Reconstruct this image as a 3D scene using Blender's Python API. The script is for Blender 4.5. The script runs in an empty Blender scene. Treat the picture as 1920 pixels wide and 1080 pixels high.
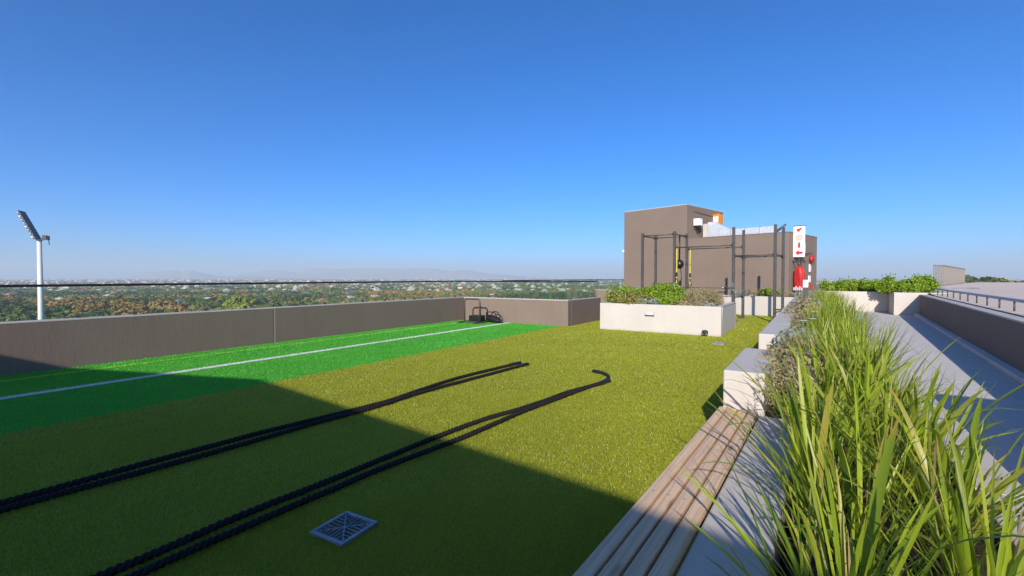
import bpy, bmesh, math, random
import numpy as np
from mathutils import Vector, Matrix, noise as mnoise
random.seed(7); RNG = np.random.default_rng(11)
R = math.radians
S = bpy.context.scene
C = S.collection

# ------------------------------------------------------------------ camera, sky, sun, exposure
cam = bpy.data.objects.new('camera', bpy.data.cameras.new('camera')); C.objects.link(cam)
cam.location = (0, 0, 1.5); cam.rotation_euler = (R(90 - 1.34), 0, R(33.5))
cam.data.lens = 16.0; cam.data.sensor_width = 36; cam.data.clip_start = 0.02; cam.data.clip_end = 90000
S.camera = cam
SUN_AZ, SUN_EL = 16.5, 24.5            # sun stands behind the camera, a little to the right
world = bpy.data.worlds.new('World'); S.world = world; world.use_nodes = True
wn = world.node_tree.nodes; wl = world.node_tree.links
sky = wn.new('ShaderNodeTexSky'); sky.sky_type = 'NISHITA'; sky.sun_disc = False
sky.sun_elevation = R(SUN_EL); sky.sun_rotation = R(180 - SUN_AZ)
sky.altitude = 40; sky.air_density = 0.75; sky.dust_density = 1.0; sky.ozone_density = 10.0
hsv = wn.new('ShaderNodeHueSaturation'); hsv.inputs['Saturation'].default_value = 1.11
wl.new(sky.outputs[0], hsv.inputs['Color']); wl.new(hsv.outputs[0], wn['Background'].inputs[0]); wn['Background'].inputs[1].default_value = 0.125
sl = bpy.data.lights.new('sun', 'SUN'); sl.energy = 4.05; sl.angle = R(0.53); sl.color = (1.0, 0.93, 0.83)
sun = bpy.data.objects.new('sun', sl); C.objects.link(sun)
sd = Vector((-math.sin(R(SUN_AZ)) * math.cos(R(SUN_EL)), math.cos(R(SUN_AZ)) * math.cos(R(SUN_EL)), -math.sin(R(SUN_EL))))
sun.rotation_euler = sd.to_track_quat('-Z', 'Y').to_euler(); sun.location = (12, -30, 30)
S.view_settings.view_transform = 'Standard'; S.view_settings.look = 'None'
S.view_settings.gamma = 1; S.view_settings.use_curve_mapping = False
S.view_settings.exposure = 0.66
S.cycles.use_denoising = True; S.cycles.max_bounces = 8; S.cycles.transparent_max_bounces = 24
S.cycles.volume_bounces = 0; S.cycles.use_adaptive_sampling = True; S.cycles.adaptive_threshold = 0.015

# ------------------------------------------------------------------ helpers
def tag(o, label=None, cat=None, group=None, kind=None):
    if label: o['label'] = label
    if cat: o['category'] = cat
    if group: o['group'] = group
    if kind: o['kind'] = kind
    return o
def empty(name, loc=(0, 0, 0), rz=0, **k):
    o = bpy.data.objects.new(name, None); C.objects.link(o); o.location = loc; o.rotation_euler = (0, 0, rz)
    o.empty_display_size = 0.1
    return tag(o, **k)
class MB:
    """collects shapes; build() links them as one mesh object"""
    def __init__(s): s.v = []; s.f = []; s.sm = []
    def add(s, vs, fs, smooth=False):
        b = len(s.v); s.v += [tuple(p) for p in vs]
        s.f += [[i + b for i in f] for f in fs]; s.sm += [smooth] * len(fs); return s
    def box(s, x0, x1, y0, y1, z0, z1, M=None):
        vs = [Vector((x, y, z)) for z in (z0, z1) for y in (y0, y1) for x in (x0, x1)]
        if M: vs = [M @ v for v in vs]
        return s.add(vs, [[0, 2, 3, 1], [4, 5, 7, 6], [0, 1, 5, 4], [2, 6, 7, 3], [0, 4, 6, 2], [1, 3, 7, 5]])
    def prism(s, poly, z0, z1):
        n = len(poly); vs = [(x, y, z0) for x, y in poly] + [(x, y, z1) for x, y in poly]
        fs = [list(range(n - 1, -1, -1)), list(range(n, 2 * n))] + [[i, (i + 1) % n, n + (i + 1) % n, n + i] for i in range(n)]
        return s.add(vs, fs)
    def tube(s, pts, r, n=8, cap=True, r1=None):
        pts = [Vector(p) for p in pts]; N = len(pts); vs = []; fs = []
        t0 = (pts[1] - pts[0]).normalized(); up = Vector((0, 0, 1)) if abs(t0.z) < .9 else Vector((1, 0, 0))
        u = t0.cross(up).normalized()
        for i, p in enumerate(pts):
            t = (pts[min(i + 1, N - 1)] - pts[max(i - 1, 0)]).normalized()
            u = (u - t * u.dot(t)).normalized(); w = t.cross(u)
            rr = r if r1 is None else r + (r1 - r) * i / (N - 1)
            vs += [p + (u * math.cos(2 * math.pi * k / n) + w * math.sin(2 * math.pi * k / n)) * rr for k in range(n)]
        for i in range(N - 1):
            fs += [[i * n + k, i * n + (k + 1) % n, (i + 1) * n + (k + 1) % n, (i + 1) * n + k] for k in range(n)]
        s.add(vs, fs, True)
        if cap:
            b = len(s.v) - len(vs)
            s.f += [[b + k for k in range(n)][::-1], [b + (N - 1) * n + k for k in range(n)]]; s.sm += [False, False]
        return s
    def lathe(s, prof, c=(0, 0, 0), n=16, M=None):
        vs = []; fs = []
        for r, z in prof:
            for k in range(n):
                v = Vector((r * math.cos(2 * math.pi * k / n), r * math.sin(2 * math.pi * k / n), z))
                vs.append((M @ v if M else v) + Vector(c))
        for i in range(len(prof) - 1):
            fs += [[i * n + k, i * n + (k + 1) % n, (i + 1) * n + (k + 1) % n, (i + 1) * n + k] for k in range(n)]
        fs += [list(range(n))[::-1], [(len(prof) - 1) * n + k for k in range(n)]]
        return s.add(vs, fs, True)
    def mesh(s, name, mat):
        me = bpy.data.meshes.new(name); me.from_pydata(s.v, [], s.f); me.materials.append(mat)
        me.polygons.foreach_set('use_smooth', s.sm); me.update(); return me
    def build(s, name, mat, parent=None, bevel=0, **k):
        o = bpy.data.objects.new(name, s.mesh(name, mat)); C.objects.link(o); o.parent = parent
        if bevel:
            b = o.modifiers.new('bevel', 'BEVEL'); b.width = bevel; b.segments = 2; b.limit_method = 'ANGLE'; b.angle_limit = R(50)
        return tag(o, **k)
def npmesh(name, V, F, mat, parent=None, smooth=False, **k):
    """V (n,3), F (m,3 or 4) arrays -> one object"""
    V = np.ascontiguousarray(V, dtype=np.float32); F = np.ascontiguousarray(F, dtype=np.int32)
    me = bpy.data.meshes.new(name); me.vertices.add(len(V)); me.vertices.foreach_set('co', V.ravel())
    q = F.shape[1]; me.loops.add(F.size); me.loops.foreach_set('vertex_index', F.ravel())
    me.polygons.add(len(F)); me.polygons.foreach_set('loop_start', np.arange(0, F.size, q, dtype=np.int32))
    me.polygons.foreach_set('use_smooth', np.full(len(F), smooth)); me.materials.append(mat)
    me.update(calc_edges=True); me.validate()
    o = bpy.data.objects.new(name, me); C.objects.link(o); o.parent = parent
    return tag(o, **k)
def copy_tree(o, parent=None):
    c = o.copy(); C.objects.link(c); c.parent = parent
    for ch in list(o.children): copy_tree(ch, c)
    return c
# ---- materials
class NT:
    def __init__(s, name):
        s.m = bpy.data.materials.new(name); s.m.use_nodes = True; s.t = s.m.node_tree; s.t.nodes.clear()
        s.out = s.n('ShaderNodeOutputMaterial')
    def n(s, typ, **k):
        nd = s.t.nodes.new(typ)
        for a, v in k.items():
            if a.startswith('i_'):
                key = a[2:].replace('_', ' '); nd.inputs[key].default_value = v
            else: setattr(nd, a, v)
        return nd
    def l(s, a, b): s.t.links.new(a, b)
    def coord(s, which='Object', scale=(1, 1, 1)):
        tc = s.n('ShaderNodeTexCoord'); mp = s.n('ShaderNodeMapping'); s.l(tc.outputs[which], mp.inputs[0])
        mp.inputs['Scale'].default_value = scale; return mp.outputs[0]
    def noise(s, vec, scale, detail=4, rough=.6):
        nd = s.n('ShaderNodeTexNoise'); s.l(vec, nd.inputs['Vector']); nd.inputs['Scale'].default_value = scale
        nd.inputs['Detail'].default_value = detail; nd.inputs['Roughness'].default_value = rough; return nd.outputs['Fac']
    def ramp(s, fac, stops):
        r = s.n('ShaderNodeValToRGB'); s.l(fac, r.inputs[0]); e = r.color_ramp.elements
        while len(e) < len(stops): e.new(.5)
        for i, (p, c) in enumerate(stops): e[i].position = p; e[i].color = (*c, 1) if len(c) == 3 else c
        return r.outputs[0]
    def mix(s, fac, a, b, typ='MIX'):
        m = s.n('ShaderNodeMix', data_type='RGBA', blend_type=typ)
        for sock, v in ((m.inputs[0], fac), (m.inputs[6], a), (m.inputs[7], b)):
            if hasattr(v, 'is_linked'): s.l(v, sock)
            else: sock.default_value = v if isinstance(v, (int, float)) else (*v, 1)
        return m.outputs[2]
    def math(s, op, a, b=0):
        m = s.n('ShaderNodeMath', operation=op)
        for sock, v in ((m.inputs[0], a), (m.inputs[1], b)):
            if hasattr(v, 'is_linked'): s.l(v, sock)
            else: sock.default_value = v
        return m.outputs[0]
    def bump(s, h, strength=.3, dist=.01, normal=None):
        b = s.n('ShaderNodeBump'); s.l(h, b.inputs['Height']); b.inputs['Strength'].default_value = strength
        b.inputs['Distance'].default_value = dist
        if normal: s.l(normal, b.inputs['Normal'])
        return b.outputs[0]
    def pbr(s, col, rough=.6, metal=0, bump=None, spec=.5):
        p = s.n('ShaderNodeBsdfPrincipled')
        if hasattr(col, 'is_linked'): s.l(col, p.inputs['Base Color'])
        else: p.inputs['Base Color'].default_value = (*col, 1)
        if hasattr(rough, 'is_linked'): s.l(rough, p.inputs['Roughness'])
        else: p.inputs['Roughness'].default_value = rough
        p.inputs['Metallic'].default_value = metal; p.inputs['Specular IOR Level'].default_value = spec
        if bump: s.l(bump, p.inputs['Normal'])
        s.l(p.outputs[0], s.out.inputs[0]); s.p = p; return s.m
def mul(c, k): return tuple(min(1, x * k) for x in c)
def m_plain(name, col, rough=.5, metal=0, var=.12, scale=6, spec=.5):
    t = NT(name); v = t.coord()
    f = t.noise(v, scale, 5); c = t.ramp(f, [(.3, mul(col, 1 - var)), (.7, mul(col, 1 + var))])
    return t.pbr(c, rough, metal, t.bump(t.noise(v, scale * 14, 2), .08, .004), spec)
def m_plaster(name, col, streak=True):
    t = NT(name); v = t.coord(); vs = t.coord(scale=(1, 1, .10))
    big = t.noise(v, .9, 5); st = t.noise(vs, 16, 5, .65); fine = t.noise(v, 90, 3)
    c = t.ramp(big, [(.3, mul(col, .90)), (.7, mul(col, 1.07))])
    c = t.mix(t.ramp(st, [(.38, (0, 0, 0)), (.75, (.6, .6, .6))]), c, mul(col, 1.12))
    c = t.mix(t.ramp(fine, [(.42, (.35,) * 3), (.6, (0, 0, 0))]), c, mul(col, .72))
    b = t.bump(t.noise(t.coord(scale=(1, 1, .18)), 38, 4, .7), .26, .010)
    b = t.bump(fine, .25, .004, b)
    return t.pbr(c, .88, 0, b, .25)
def m_concrete(name, col, speck=.10, stain=.16):
    t = NT(name); v = t.coord(); big = t.noise(v, 1.3, 6, .65); med = t.noise(v, 9, 5); fine = t.noise(v, 120, 2)
    c = t.ramp(big, [(.32, mul(col, 1 - stain)), (.6, col), (.8, mul(col, 1.05))])
    c = t.mix(t.ramp(med, [(.35, (.5,) * 3), (.55, (0, 0, 0))]), c, mul(col, 1 - speck))
    st = t.noise(t.coord(scale=(1, 1, .12)), 7, 4)
    c = t.mix(t.ramp(st, [(.55, (0, 0, 0)), (.8, (.5,) * 3)]), c, mul(col, .80))
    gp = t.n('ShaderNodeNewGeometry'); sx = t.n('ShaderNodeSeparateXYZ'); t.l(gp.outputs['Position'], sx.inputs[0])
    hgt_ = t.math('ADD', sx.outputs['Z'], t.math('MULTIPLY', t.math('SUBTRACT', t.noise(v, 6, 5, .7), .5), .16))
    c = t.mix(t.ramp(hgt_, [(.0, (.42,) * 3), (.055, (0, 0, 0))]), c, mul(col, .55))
    return t.pbr(c, .8, 0, t.bump(fine, .2, .003, t.bump(med, .12, .006)), .3)
def m_leaf(name, cols, transl=.45, rough=.45, tips=None):
    """cols: list of colours picked per leaf"""
    t = NT(name); g = t.n('ShaderNodeNewGeometry'); oi = t.n('ShaderNodeObjectInfo')
    f = t.math('FRACT', t.math('ADD', g.outputs['Random Per Island'], oi.outputs['Random']))
    n = len(cols); c = t.ramp(f, [(i / max(1, n - 1), k) for i, k in enumerate(cols)])
    if tips:
        uv = t.n('ShaderNodeAttribute', attribute_name='along')
        thr = t.math('ADD', t.math('MULTIPLY', t.math('FRACT', t.math('MULTIPLY', f, 7.31)), .5), .84)
        k = t.math('MULTIPLY', t.math('SUBTRACT', uv.outputs['Fac'], thr), 9)
        kk = t.n('ShaderNodeClamp'); t.l(k, kk.inputs[0]); c = t.mix(kk.outputs[0], c, tips)
    d = t.n('ShaderNodeBsdfPrincipled'); t.l(c, d.inputs['Base Color']); d.inputs['Roughness'].default_value = rough
    d.inputs['Specular IOR Level'].default_value = .4
    tr = t.n('ShaderNodeBsdfTranslucent'); t.l(t.mix(1, c, (1.25, 1.15, .55), 'MULTIPLY'), tr.inputs[0])
    mx = t.n('ShaderNodeMixShader'); mx.inputs[0].default_value = transl
    t.l(d.outputs[0], mx.inputs[1]); t.l(tr.outputs[0], mx.inputs[2]); t.l(mx.outputs[0], t.out.inputs[0]); return t.m
M = {}
M['plaster'] = m_plaster('grey_brown_plaster', (.208, .155, .122))
M['cream'] = m_concrete('cream_paint', (.52, .47, .415), .05, .07)
M['paving'] = m_concrete('pale_paving', (.66, .61, .56), .08, .10)
M['coping'] = m_concrete('coping', (.46, .41, .36))
M['roofsheet'] = m_concrete('roof_screed', (.66, .53, .42), .06, .08)
M['dark_steel'] = m_plain('dark_powder_coat', (.060, .052, .046), .45, .0, .2)
M['black_rubber'] = m_plain('black_rubber', (.016, .013, .012), .75, 0, .3, 25, .25)
M['black_vinyl'] = m_plain('black_vinyl', (.012, .012, .013), .4)
M['galv'] = m_plain('galvanised_steel', (.36, .37, .39), .5, .55, .2, 4)
M['foil'] = m_plain('duct_foil', (.66, .67, .68), .42, .45, .15, 7)
M['white_plastic'] = m_plain('white_plastic', (.78, .76, .72), .4)
M['red'] = m_plain('red_vinyl', (.42, .015, .014), .5, 0, .25)
M['signred'] = m_plain('sign_red', (.55, .015, .02), .4, 0, .03)
M['signpink'] = m_plain('sign_faded_red', (.80, .38, .32), .4, 0, .03)
M['orange'] = m_plain('orange_plastic', (.75, .24, .008), .4)
M['yellow'] = m_plain('yellow_webbing', (.55, .43, .03), .7)
M['steel'] = m_plain('bright_steel', (.62, .62, .62), .25, 1, .06)
M['grate'] = m_plain('grate_steel', (.28, .29, .31), .45, .5, .2, 20)
M['void'] = m_plain('dark_void', (.006, .006, .007), .9)
M['bark'] = m_plain('bark', (.11, .075, .05), .9, 0, .3)
M['white_paint'] = m_plain('mast_paint', (.70, .66, .60), .5, 0, .05)
M['darkglass'] = m_plain('lamp_glass', (.10, .10, .12), .12)
def m_soil():
    t = NT('soil'); v = t.coord(); n = t.noise(v, 22, 6, .7)
    return t.pbr(t.ramp(n, [(.3, (.022, .015, .011)), (.7, (.10, .072, .055))]), .95, 0, t.bump(n, .9, .03), .1)
M['soil'] = m_soil()
def m_wood():
    t = NT('weathered_pine'); oi = t.n('ShaderNodeObjectInfo')
    tc = t.n('ShaderNodeTexCoord'); ad = t.n('ShaderNodeVectorMath', operation='ADD'); t.l(tc.outputs['Object'], ad.inputs[0])
    cm = t.n('ShaderNodeCombineXYZ'); r = t.math('MULTIPLY', oi.outputs['Random'], 37)
    for i in range(3): t.l(r, cm.inputs[i])
    t.l(cm.outputs[0], ad.inputs[1])
    def mp(sc):
        m = t.n('ShaderNodeMapping'); t.l(ad.outputs[0], m.inputs[0]); m.inputs['Scale'].default_value = sc; return m.outputs[0]
    warp = t.noise(mp((2.2, .55, 2.2)), 2.0, 2)
    w = t.n('ShaderNodeTexWave', wave_type='BANDS', bands_direction='X', wave_profile='SAW')
    t.l(mp((1, .035, 1)), w.inputs[0]); w.inputs['Scale'].default_value = 7; w.inputs['Distortion'].default_value = 7
    w.inputs['Detail'].default_value = 3; w.inputs['Detail Scale'].default_value = .9
    fib = t.noise(mp((36, 1.2, 36)), 3, 3, .6)
    vor = t.n('ShaderNodeTexVoronoi', feature='F1'); t.l(mp((9, 2.3, 0)), vor.inputs[0]); vor.inputs['Scale'].default_value = 1.0
    vor.inputs['Randomness'].default_value = 1
    c = t.ramp(w.outputs['Fac'], [(0, (.84, .64, .44)), (.6, (.78, .56, .36)), (1, (.62, .42, .25))])
    c = t.mix(t.ramp(fib, [(.34, (.5,) * 3), (.54, (0, 0, 0))]), c, (.30, .19, .12))
    grey = t.ramp(t.noise(mp((3, .5, 3)), 1.4, 4), [(.35, (0, 0, 0)), (.7, (.75,) * 3)])
    c = t.mix(t.math('MULTIPLY', grey, .6), c, (.36, .31, .26))
    c = t.mix(t.ramp(vor.outputs['Distance'], [(.09, (1, 1, 1)), (.19, (0, 0, 0))]), c, (.12, .06, .03))
    rnd = t.math('FRACT', t.math('MULTIPLY', oi.outputs['Random'], 13.7))
    c = t.mix(t.math('MULTIPLY', rnd, .5), c, (.58, .36, .21))
    hh = t.math('ADD', t.math('MULTIPLY', w.outputs['Fac'], -.5), fib)
    return t.pbr(c, .72, 0, t.bump(hh, .55, .004), .3)
M['wood'] = m_wood()
def m_turf(name, cols):
    t = NT(name); g = t.n('ShaderNodeNewGeometry'); v = t.coord()
    c = t.ramp(g.outputs['Random Per Island'], [(i / (len(cols) - 1), k) for i, k in enumerate(cols)])
    big = t.noise(v, .8, 4); c = t.mix(t.ramp(big, [(.35, (.6,) * 3), (.65, (0, 0, 0))]), c, mul(cols[1], .80))
    c = t.mix(t.ramp(t.noise(t.coord(scale=(1, .25, 1)), 5, 4), [(.4, (.3,) * 3), (.6, (0, 0, 0))]), c, mul(cols[0], .8))
    d = t.n('ShaderNodeBsdfPrincipled'); t.l(c, d.inputs['Base Color']); d.inputs['Roughness'].default_value = .36
    d.inputs['Specular IOR Level'].default_value = .6
    tr = t.n('ShaderNodeBsdfTranslucent'); t.l(c, tr.inputs[0])
    mx = t.n('ShaderNodeMixShader'); mx.inputs[0].default_value = .45
    t.l(d.outputs[0], mx.inputs[1]); t.l(tr.outputs[0], mx.inputs[2]); t.l(mx.outputs[0], t.out.inputs[0]); return t.m
def m_turfbase(name, col):
    t = NT(name); v = t.coord(); n = t.noise(v, 260, 2)
    return t.pbr(t.ramp(n, [(.35, mul(col, .55)), (.65, mul(col, 1.1))]), .8, 0, t.bump(n, .8, .01), .1)
OLIVE = [(.42, .44, .026), (.50, .51, .030), (.38, .44, .036), (.55, .56, .055)]
GREEN = [(.11, .48, .036), (.14, .60, .048), (.12, .52, .038), (.18, .64, .07)]
M['olive'] = m_turf('olive_turf_fibre', OLIVE); M['olive0'] = m_turfbase('olive_turf_base', (.30, .31, .04))
M['lane'] = m_turf('green_turf_fibre', GREEN); M['lane0'] = m_turfbase('green_turf_base', (.07, .40, .045))
M['wline'] = m_turf('white_turf_fibre', [(.82, .82, .78), (.86, .86, .82), (.78, .79, .74), (.86, .86, .82)])
M['gline'] = m_turf('light_green_turf_fibre', [(.34, .74, .10), (.40, .80, .12), (.30, .72, .09), (.45, .80, .16)])
def m_glass():
    t = NT('balustrade_glass'); lw = t.n('ShaderNodeLayerWeight'); lw.inputs[0].default_value = .5
    fr = t.n('ShaderNodeMapRange'); fr.inputs['To Min'].default_value = .02; fr.inputs['To Max'].default_value = .55
    t.l(t.math('POWER', lw.outputs['Facing'], 5), fr.inputs['Value'])
    tr = t.n('ShaderNodeBsdfTransparent'); tr.inputs[0].default_value = (.90, .962, .94, 1)
    gl = t.n('ShaderNodeBsdfGlossy'); gl.inputs['Roughness'].default_value = .01
    mx = t.n('ShaderNodeMixShader'); t.l(fr.outputs[0], mx.inputs[0])
    t.l(tr.outputs[0], mx.inputs[1]); t.l(gl.outputs[0], mx.inputs[2]); t.l(mx.outputs[0], t.out.inputs[0]); return t.m
M['glass'] = m_glass()
LIME = [(.20, .28, .02), (.30, .40, .024), (.38, .45, .035), (.13, .21, .018), (.44, .46, .06), (.24, .34, .022), (.10, .17, .016), (.36, .44, .03), (.40, .33, .07)]
M['reed'] = m_leaf('strap_leaf', LIME, .45, .38, tips=(.50, .27, .07))
M['drystraw'] = m_leaf('dry_leaf', [(.40, .30, .14), (.22, .13, .07), (.45, .36, .2), (.14, .09, .06), (.5, .36, .12)], .3, .7)
M['shrub'] = m_leaf('shrub_leaf', [(.14, .24, .014), (.22, .34, .02), (.32, .42, .03), (.16, .28, .016)], .35)
M['olivebush'] = m_leaf('olive_shrub_leaf', [(.22, .22, .05), (.28, .27, .06), (.30, .22, .09), (.2, .24, .05)], .3)
M['silver'] = m_leaf('silver_leaf', [(.30, .33, .30), (.38, .40, .36), (.24, .29, .26)], .25)
M['tanbush'] = m_leaf('tan_shrub_leaf', [(.36, .29, .14), (.42, .32, .19), (.28, .28, .10), (.44, .30, .20)], .3)
M['pinkbush'] = m_leaf('heath_leaf', [(.40, .30, .20), (.30, .26, .12), (.46, .34, .27), (.22, .24, .08)], .3)
M['petal'] = m_leaf('white_petal', [(.82, .80, .75), (.78, .76, .70)], .3)

# ------------------------------------------------------------------ ground far below, mountains, haze
GZ = -31.5
def ground():
    t = NT('plain_ground'); v = t.coord()
    a = t.noise(v, .006, 6, .65); b = t.noise(v, .05, 5, .7)
    c = t.ramp(a, [(.3, (.06, .065, .025)), (.5, (.13, .10, .05)), (.7, (.075, .08, .03))])
    c = t.mix(t.ramp(b, [(.5, (0, 0, 0)), (.62, (.8,) * 3)]), c, (.22, .19, .15))
    m = t.pbr(c, .9, 0, None, .1)
    MB().add([(-13000, -3000, GZ), (13000, -3000, GZ), (13000, 13000, GZ), (-13000, 13000, GZ)], [[0, 1, 2, 3]]).build('ground', m, kind='structure')
ground()
FX, FY = -math.sin(R(33.5)), math.cos(R(33.5)); RX, RY = math.cos(R(33.5)), math.sin(R(33.5))
def W(a, Z):
    """lateral slope a and depth Z from the terrace -> world x, y"""
    return (RX * a * Z + FX * Z, RY * a * Z + FY * Z)
def mountains():
    t = NT('hazed_mountain_rock'); v = t.coord(); n = t.noise(v, .0012, 6)
    m = t.pbr(t.ramp(n, [(.35, (.26, .25, .24)), (.65, (.34, .32, .30))]), .95, 0, None, .05)  # rock paled towards the sky: part of the haze is in its colour
    def ridge(name, Z, prof, depth):
        xs = [p[0] for p in prof]; hs = [p[1] for p in prof]; n = 150; rows = 8; vs = []; fs = []
        for j in range(rows):
            q = j / (rows - 1); k = (1 - abs(2 * q - 1)) ** 1.15
            for i in range(n):
                a = xs[0] + (xs[-1] - xs[0]) * i / (n - 1); h = float(np.interp(a, xs, hs))
                zz = Z + (q - .5) * depth; x, y = W(a, zz)
                nz = mnoise.fractal(Vector((x * .0021, y * .0021, 3)), 1, 2, 6) * 30 * k * min(1, h / 55)
                vs.append((x, y, GZ - .5 + max(0, (h - GZ) * k * zz / Z + nz)))
        for j in range(rows - 1):
            for i in range(n - 1): fs.append([j * n + i, j * n + i + 1, (j + 1) * n + i + 1, (j + 1) * n + i])
        MB().add(vs, fs, True).build(name, m, kind='structure')
    px = lambda x, y, Z: ((x - 960) / 854, (520 - y) / 854 * Z)
    Z1 = 6600
    ridge('mountains', Z1, [px(x, y, Z1) for x, y in [(205, 524), (250, 516), (280, 508), (305, 504), (322, 503), (338, 506), (357, 501.5), (380, 508), (405, 515), (440, 518), (480, 520), (520, 524)]], 1500)
    Z2 = 7600
    ridge('mountains', Z2, [px(x, y, Z2) for x, y in [(400, 523), (450, 515), (480, 508), (510, 503), (530, 503), (558, 509), (580, 502), (610, 499), (660, 500), (720, 499), (790, 499.5), (830, 502), (870, 504), (910, 509), (960, 516), (1040, 521), (1090, 524)]], 1700)
    Z3 = 5800
    ridge('foothills', Z3, [px(x, y, Z3) for x, y in [(380, 524), (420, 520), (455, 517), (475, 516), (500, 518), (560, 521), (640, 524)]], 1100)
mountains()
def haze():
    t = NT('haze_air'); pv = t.n('ShaderNodeVolumePrincipled'); pv.inputs['Color'].default_value = (.84, .95, 1, 1)
    pv.inputs['Density'].default_value = 1.9e-4; pv.inputs['Anisotropy'].default_value = .0
    t.l(pv.outputs[0], t.out.inputs['Volume'])
    MB().box(-13500, 13500, -3500, 13500, GZ - 1.5, 230).build('haze', t.m, kind='stuff')
    bpy.data.objects['haze'].data.materials[0].cycles.homogeneous_volume = True
haze()

# ------------------------------------------------------------------ the terrace building below, turf, walls
WX, CY, BX, BY = -10.28, 12.45, -6.2, 15.0        # parapet line, corner, boxed-out corner
WH = 0.81
b = MB(); b.prism([(-10.6, -12), (-10.6, CY + .3), (-6.5, CY + .3), (-6.5, BY), (-10.6, BY), (-10.6, 24.6), (-8, 28), (3, 28), (12, 50), (60, 62), (60, -12)], GZ, -.02)
b.build('terrace_slab', M['plaster'], kind='structure')
def sheet(name, mat, poly, z, parent=None, **k):
    return MB().add([(x, y, z) for x, y in poly], [list(range(len(poly)))]).build(name, mat, parent, **k)
LX = -6.43                                        # lane edge
turf = sheet('turf', M['olive0'], [(LX, -9), (-.5, -9), (-.5, 21.5), (-10.2, 24.2), (-10.2, BY), (BX, BY), (BX, CY), (LX, CY)], .0, kind='structure')
lane = sheet('sprint_lane', M['lane0'], [(WX + .01, -9), (LX, -9), (LX, CY), (WX + .01, CY)], .0, kind='structure')
cth, sth = math.cos(R(33.5)), math.sin(R(33.5))
def fibres(name, mat, parent, x0, x1, y0, y1, hgt=.019, dens=1.0, kind='stuff', excl=None):
    Vs = []
    for d0, d1, n, w in ((0, 3.2, 34000, .0027), (3.2, 6, 15000, .0040), (6, 10, 7000, .0058), (10, 16, 2800, .010), (16, 30, 1000, .018)):
        xa, xb = max(x0, -d1), min(x1, d1); ya, yb = max(y0, -d1), min(y1, d1)
        if xa >= xb or ya >= yb: continue
        N = int((xb - xa) * (yb - ya) * n * dens)
        x = RNG.uniform(xa, xb, N); y = RNG.uniform(ya, yb, N)
        Zc = -sth * x + cth * y; Xc = cth * x + sth * y; d = np.hypot(x, y)
        ok = (d >= d0) & (d < d1) & (Zc > .5) & (np.abs(Xc) < 1.25 * Zc + .5)
        if excl is not None: ok &= ~excl(x, y)
        x, y = x[ok], y[ok]; N = len(x)
        a = RNG.uniform(0, 2 * np.pi, N); h = hgt * RNG.uniform(.55, 1.1, N); ww = w * RNG.uniform(.7, 1.2, N)
        ta = RNG.uniform(0, 2 * np.pi, N); tl = h * RNG.uniform(.1, .8, N)
        p0 = np.stack([x - np.cos(a) * ww / 2, y - np.sin(a) * ww / 2, np.full(N, .0005)], 1)
        p1 = np.stack([x + np.cos(a) * ww / 2, y + np.sin(a) * ww / 2, np.full(N, .0005)], 1)
        p2 = np.stack([x + np.cos(ta) * tl, y + np.sin(ta) * tl, h], 1)
        Vs.append(np.stack([p0, p1, p2], 1).reshape(-1, 3))
    V = np.concatenate(Vs); F = np.arange(len(V), dtype=np.int32).reshape(-1, 3)
    return npmesh(name, V, F, mat, parent, kind=kind)
WLX, GLX = -8.33, -9.68
def ex_olive(x, y): return ((x < BX) & (y > CY) & (y < BY)) | ((x > -5.17) & (x < -1.92) & (y > 12.45) & (y < 15.1))
fibres('turf_fibres', M['olive'], turf, WX, -.6, -1, 22, excl=lambda x, y: ex_olive(x, y) | ((x < LX) & (y < CY)))
onl = lambda x: (np.abs(x - WLX) < .06) | (np.abs(x - GLX) < .05)
fibres('lane_fibres', M['lane'], lane, WX, LX, -1, CY, excl=lambda x, y: onl(x))
wl_ = sheet('lane_line', M['white_paint'], [(WLX - .062, -9), (WLX + .062, -9), (WLX + .062, CY), (WLX - .062, CY)], .006, kind='structure')
fibres('line_fibres', M['wline'], wl_, WLX - .065, WLX + .065, -1, CY - .1, .026, 2)
gl_ = sheet('lane_line', M['lane0'], [(GLX - .05, -9), (GLX + .05, -9), (GLX + .05, CY), (GLX - .05, CY)], .006, kind='structure')
fibres('line_fibres', M['gline'], gl_, GLX - .05, GLX + .05, -1, CY, .026, 2.5)

# parapet walls
def wall_thing(label, panels, coping=None, name='parapet_wall'):
    e = empty(name, ((panels[0][0] + panels[0][1]) / 2, (panels[0][2] + panels[0][3]) / 2, 0), label=label, cat='wall')
    for (x0, x1, y0, y1, z1) in panels:
        o = MB().box(x0, x1, y0, y1, -.015, z1 - .03).build('wall_panel', M['plaster'], e, .012); o.matrix_parent_inverse = Matrix.Translation(-e.location)
    for (x0, x1, y0, y1, z1) in (coping or panels):
        o = MB().box(x0 - .004, x1 + .004, y0 - .004, y1 + .004, z1 - .0295, z1).build('coping', M['coping'], e, .008); o.matrix_parent_inverse = Matrix.Translation(-e.location)
    return e
T = .24
wall_thing('long grey brown parapet wall running beside the green sprint lane', [(WX - T, WX, -10, 5.66, WH), (WX - T, WX, 5.68, CY + T, WH)])
jt = MB().box(WX - T + .02, WX - .006, 5.662, 5.678, 0, WH - .04).build('joint_strip', M['coping'], bpy.data.objects['parapet_wall']); jt.matrix_parent_inverse = Matrix.Translation(-bpy.data.objects['parapet_wall'].location)
wall_thing('short grey brown parapet wall across the end of the lane behind the weight sled', [(WX + .001, BX - .001 - .0, CY, CY + T, WH)])
wall_thing('shaded side wall of the boxed out corner next to the large cream planter', [(BX - T, BX, CY + T + .001, BY, WH)])
wall_thing('far grey brown parapet wall left of the service tower', [(WX + .001, -8.5, 24.06, 24.3, WH)])
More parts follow.
